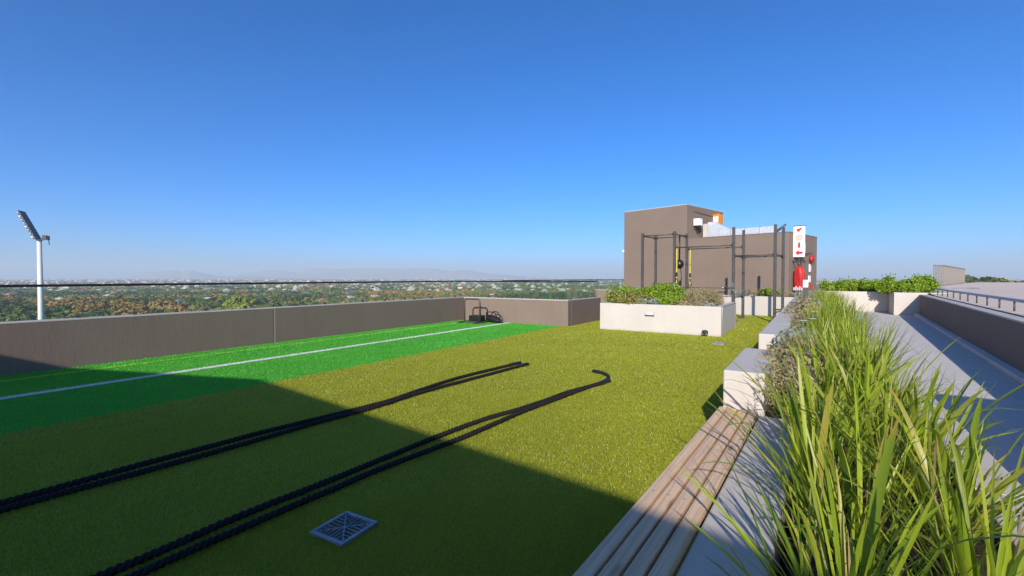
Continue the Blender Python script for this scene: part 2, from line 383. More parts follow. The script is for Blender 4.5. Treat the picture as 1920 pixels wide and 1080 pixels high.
wall_thing('low kerb under the glass between the boxed out corner and the far parapet', [(WX - T, WX, BY, 24.3, .12)], name='edge_kerb')

# glass balustrade on the outer side of the parapets
def glass_run(label, p0, p1, n, z0, z1, rail=True):
    p0 = Vector(p0); p1 = Vector(p1); L = (p1 - p0).length; d = (p1 - p0) / L; ang = math.atan2(d.y, d.x)
    e = empty('glass_balustrade', (p0.x, p0.y, z0), ang, label=label, cat='balustrade')
    w = L / n
    for i in range(n):
        MB().box(i * w + .006, (i + 1) * w - .006, -.006, .006, -.02, z1 - z0 - .026).build('glass_pane', M['glass'], e)
        for q in (.2, .8):
            MB().box((i + q) * w - .03, (i + q) * w + .03, -.022, .022, -.025, .06).build('clamp', M['dark_steel'], e)
    if rail: MB().box(0, L, -.024, .024, z1 - z0 - .021, z1 - z0 + .021).build('top_rail', M['black_vinyl'], e)
    return e
GTOP = 1.365
glass_run('frameless glass balustrade with dark rail on the long lane parapet', (WX - .17, -9, 0), (WX - .17, CY + .12, 0), 11, WH, GTOP)
glass_run('glass balustrade on the short parapet behind the weight sled', (WX - .14, CY + .15, 0), (BX - .12, CY + .15, 0), 3, WH, GTOP - .004)
glass_run('glass balustrade on the side wall of the boxed out corner', (BX - .12, CY + .18, 0), (BX - .12, BY - .02, 0), 2, WH, GTOP - .002)
glass_run('glass balustrade on the far parapet by the service tower', (WX - .1, 24.18, 0), (-8.55, 24.18, 0), 2, WH, GTOP)
glass_run('tall glass balustrade standing on the low kerb beyond the boxed out corner', (WX - .12, BY + .05, 0), (WX - .12, 24.1, 0), 6, .12, GTOP)

# ------------------------------------------------------------------ service building at the end (tower + low block)
BO = Vector((-5.06, 22.74, 0)); BA = R(-14.8)
BM = Matrix.Translation(BO) @ Matrix.Rotation(BA, 4, 'Z')
bl = empty('service_tower', BO, BA, label='grey brown rooftop plant building with a tall block and a lower wing', cat='building')
MB().box(-3.52, 0, 0, 3.95, -.015, 4.97).build('tower_wall', M['plaster'], bl, .02)
MB().box(-3.50, -.02, .02, 3.93, 4.9705, 5.0).build('tower_roof', M['coping'], bl)
lw = MB().box(.001, 4.36, .01, .25, -.015, 3.34).box(.001, 4.36, 3.57, 3.80, -.015, 3.34).box(4.12, 4.36, .2505, 3.5695, -.015, 3.34)
lw.build('wing_wall', M['plaster'], bl, .02)
MB().box(.002, 4.1195, .2505, 3.5695, 2.8, 2.9).build('wing_roof', M['coping'], bl)
MB().box(.001, 4.368, .002, .258, 3.3405, 3.365).box(4.112, 4.368, .2585, 3.81, 3.3405, 3.365).box(.001, 4.111, 3.562, 3.81, 3.3405, 3.365).build('wing_coping', M['plaster'], bl)
# duct on the wing roof
du = empty('ventilation_duct', BM @ Vector((.5, 1.2, 2.9)), BA, label='silver foil clad duct on the wing roof beside the tower', cat='duct')
MB().add([(-.05, 0, 0), (.28, 0, 0), (1.05, 0, .32), (1.05, 0, .86), (.22, 0, 1.28), (-.05, 0, 1.28), (-.05, .55, 0), (.28, .55, 0), (1.05, .55, .32), (1.05, .55, .86), (.22, .55, 1.28), (-.05, .55, 1.28)],
         [[0, 1, 2, 3, 4, 5], [11, 10, 9, 8, 7, 6]] + [[(i + 1) % 6, i, 6 + i, 6 + (i + 1) % 6] for i in range(6)]).build('elbow', M['foil'], du, .01)
for i in range(3):
    MB().box(1.06 + i * .62, 1.66 + i * .62, .01, .54, .32, .86).build('duct_section', M['foil'], du, .012)
    MB().box(1.045 + i * .62, 1.075 + i * .62, -.012, .562, .30, .885).build('flange', M['galv'], du)
for x in (1.25, 2.6): MB().box(x, x + .05, .02, .5, -.02, .33).build('foot', M['galv'], du)
MB().box(-.32, -.055, .05, .5, 0, 1.22).build('riser_box', M['cream'], du, .01)
MB().tube([(2.75, .25, .5), (3.3, .2, .9)], .05, 8).build('brace', M['dark_steel'], du)
# orange box, sensor, conduit on the tower side
ob = empty('warning_light_box', BM @ Vector((.0, 3.0, 3.76)), BA, label='orange box fixed high on the side of the tall block', cat='light')
MB().box(-.01, .30, -.28, .28, 0, .98).build('housing', M['orange'], ob, .03)
MB().box(.02, .28, -.298, -.281, .56, .86).build('lens', M['white_plastic'], ob, .01)  # white plate stands for the whitish glare on this side
MB().box(-.005, .26, -.31, .31, .9805, 1.0).build('lid', M['orange'], ob)
MB().tube([(.012, -2.4, .94), (.012, -.2, .86)], .014, 6).build('conduit', M['dark_steel'], ob)
cs = empty('camera_sensor', BM @ Vector((.0, .75, 3.78)), BA, label='white sensor housing on a black bracket on the tower side', cat='sensor')
MB().box(.03, .33, -.17, .17, .22, .56).build('housing', M['white_plastic'], cs, .02)
MB().lathe([(.15, .22), (.14, .17), (.05, .05), (.04, 0)], (.18, 0, 0), 14).build('lens_hood', M['black_vinyl'], cs)
MB().box(-.01, .05, -.05, .05, .05, .3).build('bracket', M['dark_steel'], cs)
cc = empty('security_camera', BM @ Vector((-3.52, .4, 2.85)), BA, label='small white dome camera on an arm at the outer tower edge', cat='camera')
MB().tube([(.02, 0, 0), (-.16, 0, .0), (-.26, 0, .06)], .018, 6).build('arm', M['dark_steel'], cc)
MB().lathe([(.03, -.09), (.07, -.05), (.08, .02), (.05, .08), (.01, .1)], (-.3, 0, .06), 12).build('dome', M['white_plastic'], cc)
# fire point on the wing's side face (x = 4.36 local)
SX = 4.36
sg = empty('fire_sign', BM @ Vector((SX, .55, 2.34)), BA, label='tall white projecting fire sign with red arrows, reel and extinguisher symbols', cat='sign')
MB().box(.0, .42, -.012, .012, 0, 1.26).build('sign_board', M['white_plastic'], sg)
MB().box(-.02, .46, -.02, .02, 1.262, 1.285).build('top_bracket', M['dark_steel'], sg)
def arrow(cx, cz, r, ang):
    pts = [(-1, 0), (-.1, .95), (-.1, .35), (1, .35), (1, -.35), (-.1, -.35), (-.1, -.95)]
    return [(cx + r * (x * math.cos(ang) - z * math.sin(ang)), cz + r * (x * math.sin(ang) + z * math.cos(ang))) for x, z in pts]
def flat(pts, name, mat, y=-.016):
    n = len(pts); MB().add([(x, y, z) for x, z in pts] + [(x, y + .003, z) for x, z in pts], [list(range(n))] + [[i, n + i, n + (i + 1) % n, (i + 1) % n] for i in range(n)]).build(name, mat, sg)
flat(arrow(.21, .17, .13, 0), 'arrow_symbol', M['signred'])
flat([(.17, .37), (.25, .37), (.25, .55), (.23, .58), (.23, .61), (.19, .61), (.19, .58), (.17, .55)], 'extinguisher_symbol', M['signred'])
flat([(.21 + .145 * math.cos(k * math.pi / 12), .80 + .115 * math.sin(k * math.pi / 12)) for k in range(24)], 'reel_symbol', M['signpink'])
for k in range(3): flat([(.08 + .002 * k, .745 + .05 * k), (.34, .745 + .05 * k), (.34, .757 + .05 * k), (.08, .757 + .05 * k)], 'reel_stripe', M['white_plastic'], -.0175)
flat(arrow(.20, 1.11, .105, R(35)), 'arrow_symbol', M['signred'])
hr = empty('hose_reel', BM @ Vector((SX, .5, .95)), BA, label='red covered fire hose reel hanging below the white fire sign', cat='hose reel')
prof = []
v = []; f = []; n = 44; rows = 16
for j in range(rows):
    q = j / (rows - 1); z = q * 1.02; w = .15 + .045 * math.sin(math.pi * q) - .10 * max(0, q - .85) / .15 - (.03 if q < .1 else 0)
    for k in range(n):
        a = 2 * math.pi * k / n; fold = 1 + (.10 * math.sin(5 * a + q * 2) + .05 * math.sin(9 * a - 3 * q)) * (1.15 - .6 * q)
        v.append((.25 + w * fold * math.cos(a), .75 * w * fold * math.sin(a), z))
for j in range(rows - 1): f += [[j * n + k, j * n + (k + 1) % n, (j + 1) * n + (k + 1) % n, (j + 1) * n + k] for k in range(n)]
f += [list(range(n))[::-1], [(rows - 1) * n + k for k in range(n)]]
MB().add(v, f, True).build('cover', M['red'], hr)
MB().tube([(.25, 0, 1.0), (.25, 0, 1.1), (.1, 0, 1.2), (-.01, 0, 1.2)], .035, 8).build('bracket', M['dark_steel'], hr)
for k in range(5): MB().box(.1 + .07 * k, .13 + .07 * k, -.19, -.165, .02, .14 + .05 * (k % 2)).build('reflective_strip', M['white_plastic'], hr)
pp = empty('standpipe', BM @ Vector((SX, 1.35, 0)), BA, label='dark vertical pipe with a flared bracket behind the hose reel', cat='pipe')
MB().tube([(.06, 0, -.01), (.06, 0, 2.4)], .035, 8).build('pipe', M['dark_steel'], pp)
MB().add([(.0, -.08, 2.3), (.46, -.08, 2.52), (0, -.08, 2.52), (0, .08, 2.3), (.46, .08, 2.52), (0, .08, 2.52)], [[0, 1, 2], [5, 4, 3], [0, 3, 4, 1], [1, 4, 5, 2], [2, 5, 3, 0]]).build('bracket', M['dark_steel'], pp)
MB().box(0, .2, -.07, .07, 2.53, 2.95).build('junction_box', M['white_plastic'], pp, .01)
def plate(name, y, z, w, h, mat, label, cat):
    o = MB().box(-.005, .03, -w / 2, w / 2, 0, h).build(name, mat, None, .006, label=label, cat=cat); o.matrix_world = BM @ Matrix.Translation((SX, y, z))
plate('notice_plate', 2.75, 1.75, .24, .34, M['white_plastic'], 'small white notice plate under the red alarm bell', 'notice')
plate('switch_box', 2.7, 1.28, .28, .30, M['white_plastic'], 'white switch box below the notice plate on the wing side', 'switch')
plate('call_point', 2.85, .95, .2, .26, M['signred'], 'small red call point lowest on the side of the wing', 'alarm button')
be = empty('alarm_bell', BM @ Vector((SX, 2.8, 2.32)), BA, label='round red alarm bell on the side of the lower wing', cat='alarm bell')
MB().lathe([(.19, .05), (.19, .07), (.15, .13), (.04, .15)], (0, 0, 0), 18, Matrix.Rotation(R(90), 4, 'Y')).build('gong', M['red'], be)
MB().box(-.01, .055, -.06, .06, -.26, .06).build('back_box', M['dark_steel'], be)

# ------------------------------------------------------------------ planters
def planter_box(name, label, x0, x1, y0, y1, h, t, soil, Mx=None, lip=.012):
    ctr = Vector(((x0 + x1) / 2, (y0 + y1) / 2, 0)); e = empty(name, ctr, 0, label=label, cat='planter')
    if Mx: e.matrix_world = Mx @ Matrix.Translation(ctr)
    a, bq, c2, d2 = x0 - ctr.x, x1 - ctr.x, y0 - ctr.y, y1 - ctr.y
    m = MB(); m.box(a, bq, c2, c2 + t, -.015, h).box(a, bq, d2 - t, d2, -.015, h).box(a, a + t, c2 + t, d2 - t, -.015, h).box(bq - t, bq, c2 + t, d2 - t, -.015, h)
    o = m.build('planter_wall', M['cream'], e)
    bm = bmesh.new(); bm.from_mesh(o.data); bmesh.ops.remove_doubles(bm, verts=bm.verts, dist=.0004); bm.to_mesh(o.data); bm.free()
    bv = o.modifiers.new('b', 'BEVEL'); bv.width = lip; bv.segments = 2; bv.limit_method = 'ANGLE'
    # gently mounded soil
    n = 12; vs = []; fs = []
    for j in range(n + 1):
        for i in range(n + 1):
            u, w = i / n, j / n; zz = h - soil + .05 * math.sin(math.pi * u) * math.sin(math.pi * w) + .015 * mnoise.noise(Vector((u * 7, w * 7, x0)))
            vs.append((a + t * .7 + (bq - a - 1.4 * t) * u, c2 + t * .7 + (d2 - c2 - 1.4 * t) * w, zz))
    for j in range(n):
        for i in range(n): fs.append([j * (n + 1) + i, j * (n + 1) + i + 1, (j + 1) * (n + 1) + i + 1, (j + 1) * (n + 1) + i])
    MB().add(vs, fs, True).build('soil', M['soil'], e)
    return e
PX0, PX1, PY0, PY1, PH = -5.17, -1.92, 12.45, 15.09, .757
planter_box('planter_box', 'large freestanding cream planter full of shrubs in front of the exercise rig', PX0, PX1, PY0, PY1, PH, .16, .07)
wl2 = empty('wall_light', (-3.72, PY0, .50), 0, label='small rectangular step light set in the front of the large cream planter', cat='light')
MB().box(-.125, .125, -.025, .01, -.035, .045).build('frame', M['galv'], wl2, .004)
MB().box(-.105, .105, -.029, -.024, -.01, .034).build('diffuser', M['white_plastic'], wl2)
MB().box(-.13, .13, -.04, -.0255, -.052, -.036).build('hood', M['dark_steel'], wl2)
sp = empty('spotlight', (-2.28, PY0 - .1, 0), 0, label='small ground spotlight at the foot of the large cream planter', cat='light')
MB().lathe([(.05, 0), (.055, .03), (.075, .07), (.075, .13), (.06, .15)], (0, 0, 0), 14, Matrix.Rotation(R(12), 4, 'X')).build('housing', M['black_vinyl'], sp)
MB().box(-.06, .06, -.083, -.062, .04, .10).build('lens', M['steel'], sp, .004)
# long strip planter with benches, between turf and path
SX0, SX1 = -.595, .88
st = empty('strip_planter', (0, 10, 0), 0, label='long low cream planter strip between the turf and the paved path', cat='planter')
inv = Matrix.Translation((0, -10, 0))
def spart(mb, name, mat, bevel=.012):
    o = mb.build(name, mat, st, bevel); o.matrix_parent_inverse = inv; return o
BENCHES = [(-2.6, 3.97), (5.36, 6.8)]
BLOCKS = [(3.975, 5.355), (6.805, 8.35), (8.36, 21.3)]
for i, (y0, y1) in enumerate(BLOCKS):
    spart(MB().box(SX0, -.30, y0, y1, -.015, PH), 'wall_block', M['cream'])
spart(MB().box(SX0, -.06, -4.2, -2.605, -.015, PH), 'wall_block', M['cream'])
for y0, y1 in BENCHES:
    sk = .028 * (y1 - y0) if y0 < 0 else 0
    spart(MB().prism([(-.335 - sk, y0 + .001), (-.06 - sk, y0 + .001), (-.06, y1 - .001), (-.335, y1 - .001)], -.015, .435), 'ledge', M['cream'])
k = -4.2
while k < 21.3:
    spart(MB().box(.66, SX1, k + .004, min(k + 1.82, 21.3) - .004, -.015, .47), 'kerb', M['cream']); k += 1.82
spart(MB().box(-.30, .66, 21.1, 21.3, -.015, .6), 'end_wall', M['cream'])
n1, n2 = 14, 260; vs = []; fs = []
for j in range(n2 + 1):
    for i in range(n1 + 1):
        x = -.31 + (.68 + .31) * i / n1; y = -4 + 25.2 * j / n2
        vs.append((x, y, (.40 if y < 4 else .42) + .035 * mnoise.noise(Vector((x * 5, y * 5, 0))) - (.16 if (x < -.08 and (y < 3.96 or 5.37 < y < 6.79)) else 0)))
for j in range(n2):
    for i in range(n1): fs.append([j * (n1 + 1) + i, j * (n1 + 1) + i + 1, (j + 1) * (n1 + 1) + i + 1, (j + 1) * (n1 + 1) + i])
spart(MB().add(vs, fs, True), 'soil', M['soil'], 0)
# benches
def bench(y0, y1, label):
    sk = .028 if y0 < 0 else 0
    e = empty('bench', (-.47 - sk * (y1 - y0) / 2, (y0 + y1) / 2, 0), -sk, label=label, cat='bench'); L = y1 - y0
    for i in range(4):
        x = -.148 + i * .0715
        MB().box(x, x + .059, -L / 2 + .006 + .004 * (i % 2), L / 2 - .004 * (i % 3), .415, .461).build('plank', M['wood'], e, .006)
    k = 0; n = max(2, int(L / 1.2))
    for q in range(n):
        yy = -L / 2 + .25 + q * (L - .5) / (n - 1)
        MB().box(-.125, .128, yy - .03, yy + .03, .36, .4145).box(.10, .134, yy - .02, yy + .02, -.01, .3595).box(-.12, -.09, yy - .02, yy + .02, -.01, .3595).build('support', M['dark_steel'], e)
    for i in range(4):
        for q in range(n):
            yy = -L / 2 + .25 + q * (L - .5) / (n - 1); x = -.115 + i * .0715
            MB().lathe([(.006, .458), (.006, .4625)], (x, yy, 0), 8).build('screw', M['grate'], e)
bench(*BENCHES[0], 'weathered pine plank bench built along the planter strip, partly shaded')
bench(*BENCHES[1], 'short pine plank bench in the gap between two cream wall blocks')
# planter in front of the building wing
bp = planter_box('wall_planter', 'pale planter wall in front of the lower wing behind the rig', 2.42, 5.6, -1.62, -.02, PH, .15, .06, BM @ Matrix.Translation((0, 0, 0)))
# far cream planters at the end of the path
planter_box('hedge_planter', 'cream hedge planter stepping forward at the end of the path', 2.69, 4.3, 23.5, 26.4, .90, .15, .05)
planter_box('hedge_planter', 'cream hedge planter set back at the end of the path', .35, 2.685, 25.1, 26.8, .88, .15, .05)

# ------------------------------------------------------------------ path, right wall, right roof
pth = sheet('path', M['paving'], [(SX1 - .02, -9), (2.4, -9), (3.7, 23.6), (2.7, 23.6), (2.7, 25.2), (-.6, 25.2), (-.6, 21.2), (SX1 - .02, 21.2)], -.004, kind='structure')
y = -3.0; i = 0
while y < 23.4:
    y1 = min(y + 1.22, 23.45)
    for c0, c1 in ((0, .5), (.5, 1)):
        xa = SX1 + .004; f0, f1 = 1.88 + .061 * y, 1.88 + .061 * y1
        q = lambda s, fx: xa + (fx - xa) * s
        g = .0035
        poly = [(q(c0, f0) + g, y + g), (q(c1, f0) - g, y + g), (q(c1, f1) - g, y1 - g), (q(c0, f1) + g, y1 - g)]
        MB().prism(poly, -.003, .004 + .0015 * random.random()).build('paving_slab', M['paving'], pth)
    y = y1
rw = empty('path_wall', (2.6, 13, 0), 0, label='shaded grey wall along the right side of the paved path', cat='wall')
def wln(y, o=0): return 2.03 + .061 * y + o
o = MB().prism([(wln(2.9), 2.9), (wln(24.2), 24.2), (wln(24.2) + .25, 24.2), (wln(2.9) + .25, 2.9)], -.015, .80).build('wall_panel', M['plaster'], rw, .015); o.matrix_parent_inverse = Matrix.Translation((-2.6, -13, 0))
o = MB().prism([(wln(2.9, -.006), 2.9), (wln(24.2, -.006), 24.206), (wln(24.2) + .25, 24.206), (wln(2.9) + .25, 2.9)], .8005, .835).build('coping', M['coping'], rw, .008); o.matrix_parent_inverse = Matrix.Translation((-2.6, -13, 0))
y = 2.9
while y < 24.1:
    y1 = min(y + 2.4, 24.15)
    o = MB().prism([(wln(y, -.15), y + .004), (wln(y1, -.15), y1 - .004), (wln(y1, -.002), y1 - .004), (wln(y, -.002), y + .004)], -.004, .085).build('skirting_kerb', M['paving'], rw, .01)
    o.matrix_parent_inverse = Matrix.Translation((-2.6, -13, 0)); y = y1
# low flat roof behind it
rp = [(wln(2.9) + .26, 2.9), (wln(24.2) + .26, 24.0), (5.0, 31.5), (6.4, 36.5), (8.1, 43.0), (9.9, 50.0), (13, 60), (60, 60), (60, 2.9)]
def rz(x, y): return .80 + .24 * min(1, max(0, (x - wln(y) - .26) / 2.5)) if y < 24.5 else 1.03
vs = []; fs = []
for j in range(40):
    y = 2.9 + 57 * j / 39
    xl = np.interp(y, [p[1] for p in rp[:7]], [p[0] for p in rp[:7]])
    for i, dx in enumerate((0, .5, 1, 1.5, 2.5, 6, 15, 50)):
        vs.append((xl + dx, y, .84 + .20 * min(1, max(0, max((y - 22) / 10, dx / 2.6)))))
for j in range(39):
    for i in range(7): fs.append([j * 8 + i, j * 8 + i + 1, (j + 1) * 8 + i + 1, (j + 1) * 8 + i])
MB().add(vs, fs, True).build('flat_roof', M['roofsheet'], kind='structure')
b = MB(); L = [(float(np.interp(y, [p[1] for p in rp[:7]], [p[0] for p in rp[:7]])), y) for y in np.linspace(24.3, 59.9, 20)]
b.prism([(x + .05, y) for x, y in L] + [(x + .4, y) for x, y in L[::-1]], -.015, .80).build('roof_edge_wall', M['plaster'], kind='structure')
rl = empty('pipe_rail', (3.0, 14, .83), 0, label='low galvanised pipe rail along the edge of the flat roof', cat='railing')
inv2 = Matrix.Translation((-3.0, -14, -.83))
pts = [(wln(y) + .42, y, 1.065) for y in np.linspace(3.2, 23.6, 14)]; e0 = pts[-1]
pts += [(e0[0] + .05, 24.2, 1.065), (e0[0] + .25, 24.7, 1.065), (e0[0] + .7, 25.0, 1.065), (e0[0] + 1.6, 25.2, 1.065)]
o = MB().tube(pts, .032, 10).build('handrail', M['galv'], rl); o.matrix_parent_inverse = inv2

for y in np.arange(3.6, 24, 1.12):
    x = wln(y) + .42; o = MB().tube([(x, y, .83), (x, y, 1.04)], .016, 8).lathe([(.04, .83), (.04, .842)], (x, y, 0), 10).build('baluster', M['dark_steel'], rl); o.matrix_parent_inverse = inv2
sc = empty('slat_screen', (5.3, 32.3, 1.03), 0, label='vertical slat screen fence standing on the far flat roof', cat='fence')
mg = m_plain('screen_aluminium', (.17, .145, .125), .5, .0)
me = MB().box(-.022, .022, -.022, .022, -.03, 1.08).mesh('slat', mg)
SP = [Vector((0, 0, 0)), Vector((.55, .95, 0)), Vector((4.7, 17.5, 0))]
for a_, b_, n_ in ((SP[0], SP[1], 6), (SP[1], SP[2], 48)):
    for k in range(n_):
        o = bpy.data.objects.new('slat', me); C.objects.link(o); o.parent = sc; o.location = a_ + (b_ - a_) * k / n_
MB().tube([p + Vector((0, 0, 1.10)) for p in SP], .035, 6).build('top_rail', mg, sc)
MB().tube([p + Vector((0, 0, .04)) for p in SP], .03, 6).build('bottom_rail', mg, sc)

# ------------------------------------------------------------------ unseen slabs on columns added behind viewpoint to cast foreground shade, open to skylight
def caster(label, poly, H, cols, c):
    e = empty('shade_caster', (c[0], c[1], 0), 0, label=label, cat='caster'); iv = Matrix.Translation((-c[0], -c[1], 0))
    o = MB().prism(poly, H - .25, H).build('roof_slab', M['cream'], e, .02); o.matrix_parent_inverse = iv
    for x, y in cols:
        o = MB().box(x - .12, x + .12, y - .12, y + .12, -.01, H - .2505).build('column', M['plaster'], e, .01); o.matrix_parent_inverse = iv
caster('unseen shade pavilion over the terrace behind the viewpoint', [(-8.9, -4.25), (-10.0, -8.2), (1.9, -8.2), (1.9, -3.4), (.86, -3.30), (-4.87, -2.78)], 3.0, [(-8.5, -5), (-4.9, -3.4), (-1.5, -3.7), (1.5, -3.9), (-9.4, -7.8), (-4.9, -7.8), (1.5, -7.8)], (-4, -5.5))
caster('low unseen shade pavilion beside the path behind the viewpoint', [(2.4, 2.86), (2.4, -4.5), (6.5, -4.5), (6.5, 2.86)], 2.4, [(2.7, -4.2), (6.2, -4.2), (6.2, 2.5), (2.75, 2.6)], (4.5, -.8))

# ------------------------------------------------------------------ exercise rig
RA = R(-8.0); RO = Vector((-1.05, 17.17, 0))            # local +x to the right along the front, +y to the back
rig = empty('exercise_rig', RO, RA, label='dark steel pull up rig of two square towers joined by high bars', cat='exercise rig')
SPOS = [0, -1.27, -3.34, -4.62]; RD = 1.22; RH = 3.23
def post(x, y):
    o = MB().box(x - .042, x + .042, y - .042, y + .042, .0, RH).build('post', M['dark_steel'], rig, .008)
    h = MB(); z = .25
    while z < 2.2 :
        if z < 2.2: h.lathe([(.0135, -.0435), (.0135, .0435)], (x, y, z), 8, Matrix.Rotation(R(90), 4, 'X'))
        z += .15
    h.build('hole_light_discs', M['steel'], o)  # bright steel discs stand in for daylight through the open holes
    MB().lathe([(.17, -.01), (.17, .012), (.16, .018)], (x, y, 0), 18).build('base_plate', M['dark_steel'], o)
    return o
for x in SPOS:
    for y in (0, RD): post(x, y)
def bar(p0, p1, r=.02):
    o = MB().tube([p0, p1], r, 8)
    d = (Vector(p1) - Vector(p0)).normalized()
    for p, s in ((Vector(p0), 1), (Vector(p1), -1)):
        q = p + d * s * .02; o.box(-.05, .05, -.05, .05, -.06, .06, Matrix.Translation(q) @ d.to_track_quat('X', 'Z').to_matrix().to_4x4() @ Matrix.Diagonal((.16, 1, 1, 1)))
    return o.build('crossbar', M['dark_steel'], rig)
for z, xs in ((2.24, (0, -1.27)), (3.12, (-3.34, -4.62))):
    a, c = xs
    bar((a - .042, 0, z), (c + .042, 0, z)); bar((a - .042, RD, z), (c + .042, RD, z))
    for x in xs: bar((x, .042, z), (x, RD - .042, z), .024)
for y in (0, RD): bar((-1.312, y, 2.61), (-3.298, y, 2.61))
bar((-1.27, .042, .80), (-1.27, RD - .042, .80), .02)
lowbar = bar((-.0, .042, .34), (0, RD - .042, .34), .022)
bs = empty('dip_bar', RO + Matrix.Rotation(RA, 3, 'Z') @ Vector((.0, RD + .042, .36)), RA, label='short black foot bar sticking out low from the rear rig post', cat='bar')
MB().tube([(-.28, .05, 0), (.34, .05, .02)], .025, 8).build('bar', M['dark_steel'], bs)
MB().box(-.06, .06, -.002, .08, -.13, .04).build('sleeve', M['black_vinyl'], bs, .01)
def rigp(x, y, z): return RO + Matrix.Rotation(RA, 3, 'Z') @ Vector((x, y, z))
# barbell on hooks
bb = empty('barbell', rigp(-2.3, -.10, 1.13), RA, label='steel barbell lying in rack hooks between the two rig towers', cat='barbell')
MB().tube([(-1.1, 0, 0), (1.1, 0, 0)], .014, 8).build('shaft', M['dark_steel'], bb)
for s in (-1, 1):
    MB().tube([(s * 1.1, 0, 0), (s * .76, 0, 0)], .030, 12).build('sleeve', M['black_vinyl'] if s < 0 else M['dark_steel'], bb)
    MB().tube([(s * .755, 0, 0), (s * .70, 0, 0)], .04, 12).build('collar', M['steel'], bb)
for x in (-1.27, -3.34):
    MB().box(x - .05, x + .05, -.062, -.0425, 1.02, 1.30).box(x - .03, x + .03, -.16, -.0625, 1.02, 1.1125).box(x - .03, x + .03, -.165, -.14, 1.113, 1.17).build('rack_hook', M['steel'], rig)
# suspension straps
def strap(label, x, y, z0, z1, name='suspension_strap'):
    e = empty(name, rigp(x, y, z0), RA, label=label, cat='strap')
    zz = z1 - z0
    MB().box(-.022, .022, -.006, .006, zz * .42, zz).build('webbing', M['yellow'], e)
    MB().box(-.028, .028, -.012, .012, zz * .33, zz * .43).build('buckle', M['black_vinyl'], e)
    MB().box(-.03, .02, -.008, .008, zz * .18, zz * .325).build('lower_webbing', M['yellow'], e)
    MB().tube([(0, 0, zz * .3), (.06, 0, zz * .15), (.02, 0, 0), (-.06, 0, zz * .06), (-.02, 0, zz * .3)], .016, 6).build('handle', M['black_vinyl'], e)
    MB().tube([(-.03, 0, zz), (.03, 0, zz)], .02, 6).build('anchor', M['dark_steel'], e)
strap('yellow and black suspension strap hanging beside the front tower post', -3.25, 0, 1.0, 2.60)
strap('yellow and black suspension strap hanging beside the rear tower post', -3.20, RD, .95, 2.60)
mb_ = empty('hanging_ball', rigp(-3.26, .28, 1.2), RA, label='black slam ball hanging on a strap inside the left rig tower', cat='ball')
MB().tube([(0, 0, .98), (0, 0, 1.9)], .03, 8).build('strap', M['black_vinyl'], mb_)
MB().lathe([(.02, .62), (.09, .65), (.145, .72), (.165, .8), (.145, .88), (.09, .95), (.02, .98)], (0, 0, 0), 16).build('ball', M['black_vinyl'], mb_)
MB().tube([(.05, 0, .64), (.08, 0, .3), (.07, 0, .0)], .014, 6).build('tail', M['black_vinyl'], mb_)

# ------------------------------------------------------------------ battle ropes
def smooth_path(pts, step=.012):
    P = np.array(pts, float); d = np.r_[0, np.cumsum(np.linalg.norm(np.diff(P, axis=0), axis=1))]
    # catmull-rom through resampled control points
    n = len(P); out = []
    for i in range(n - 1):
        p0, p1, p2, p3 = P[max(i - 1, 0)], P[i], P[i + 1], P[min(i + 2, n - 1)]
        m = max(2, int(np.linalg.norm(p2 - p1) / step))
        t = np.linspace(0, 1, m, endpoint=False)[:, None]
        out.append(.5 * ((2 * p1) + (-p0 + p2) * t + (2 * p0 - 5 * p1 + 4 * p2 - p3) * t ** 2 + (-p0 + 3 * p1 - 3 * p2 + p3) * t ** 3))
    return np.concatenate(out + [P[-1:]])
def rope(label, pts, tail0, tail1):
    RR = .022
    path = smooth_path([(x, y, RR + .012 + z) for x, y, z in pts])
    N = len(path); t = np.gradient(path, axis=0); t /= np.linalg.norm(t, axis=1)[:, None]
    s = np.r_[0, np.cumsum(np.linalg.norm(np.diff(path, axis=0), axis=1))]
    up = np.array([0, 0, 1.]); u = np.cross(t, up); u /= np.linalg.norm(u, axis=1)[:, None]; w = np.cross(u, t)
    e = empty('battle_rope', (float(path[N // 2][0]), float(path[N // 2][1]), 0), label=label, cat='rope')
    inv = Matrix.Translation(-e.location)
    keep = np.where((s > tail0 - .05) & (s < s[-1] - tail1 + .05))[0]
    for k in range(3):
        ph = 2 * math.pi * (s / .115 + .35 * np.sin(s * 1.7) + .2 * np.sin(s * 4.1) + k / 3)
        c = path + (u * np.cos(ph)[:, None] + w * np.sin(ph)[:, None]) * .0115
        c = c[keep]; uu, ww = u[keep], w[keep]; m = len(c); ns = 7; r = .0128
        a = 2 * math.pi * np.arange(ns) / ns
        V = c[:, None, :] + r * (uu[:, None, :] * np.cos(a)[None, :, None] + ww[:, None, :] * np.sin(a)[None, :, None])
        i = np.arange(m - 1)[:, None] * ns; j = np.arange(ns)[None, :]; j2 = (j + 1) % ns
        F = np.stack([i + j, i + j2, i + ns + j2, i + ns + j], -1).reshape(-1, 4)
        o = npmesh('strand', V.reshape(-1, 3), F, M['black_rubber'], e, True); o.matrix_parent_inverse = inv
    for a0, a1 in ((0, tail0), (s[-1] - tail1, s[-1])):
        q = path[(s >= a0) & (s <= a1)][::3]
        o = MB().tube([Vector(p) for p in q], .0265, 12).build('grip_sleeve', M['black_vinyl'], e); o.matrix_parent_inverse = inv
up1 = [(-4.19, 6.59), (-4.31, 5.21), (-4.27, 4.34), (-4.20, 3.73), (-4.215, 3.35), (-4.27, 2.84), (-4.34, 2.24), (-4.35, 1.9), (-4.38, 1.3), (-4.38, .63), (-4.40, -.3), (-4.38, -1.3)]
lo1 = [(-4.10, -1.3), (-4.2, -.3), (-4.25, .61), (-4.20, 1.37), (-4.17, 1.98), (-4.17, 2.45), (-4.165, 2.77), (-4.13, 3.27), (-4.135, 3.67), (-4.16, 4.2), (-4.12, 4.96), (-4.02, 6.56)]
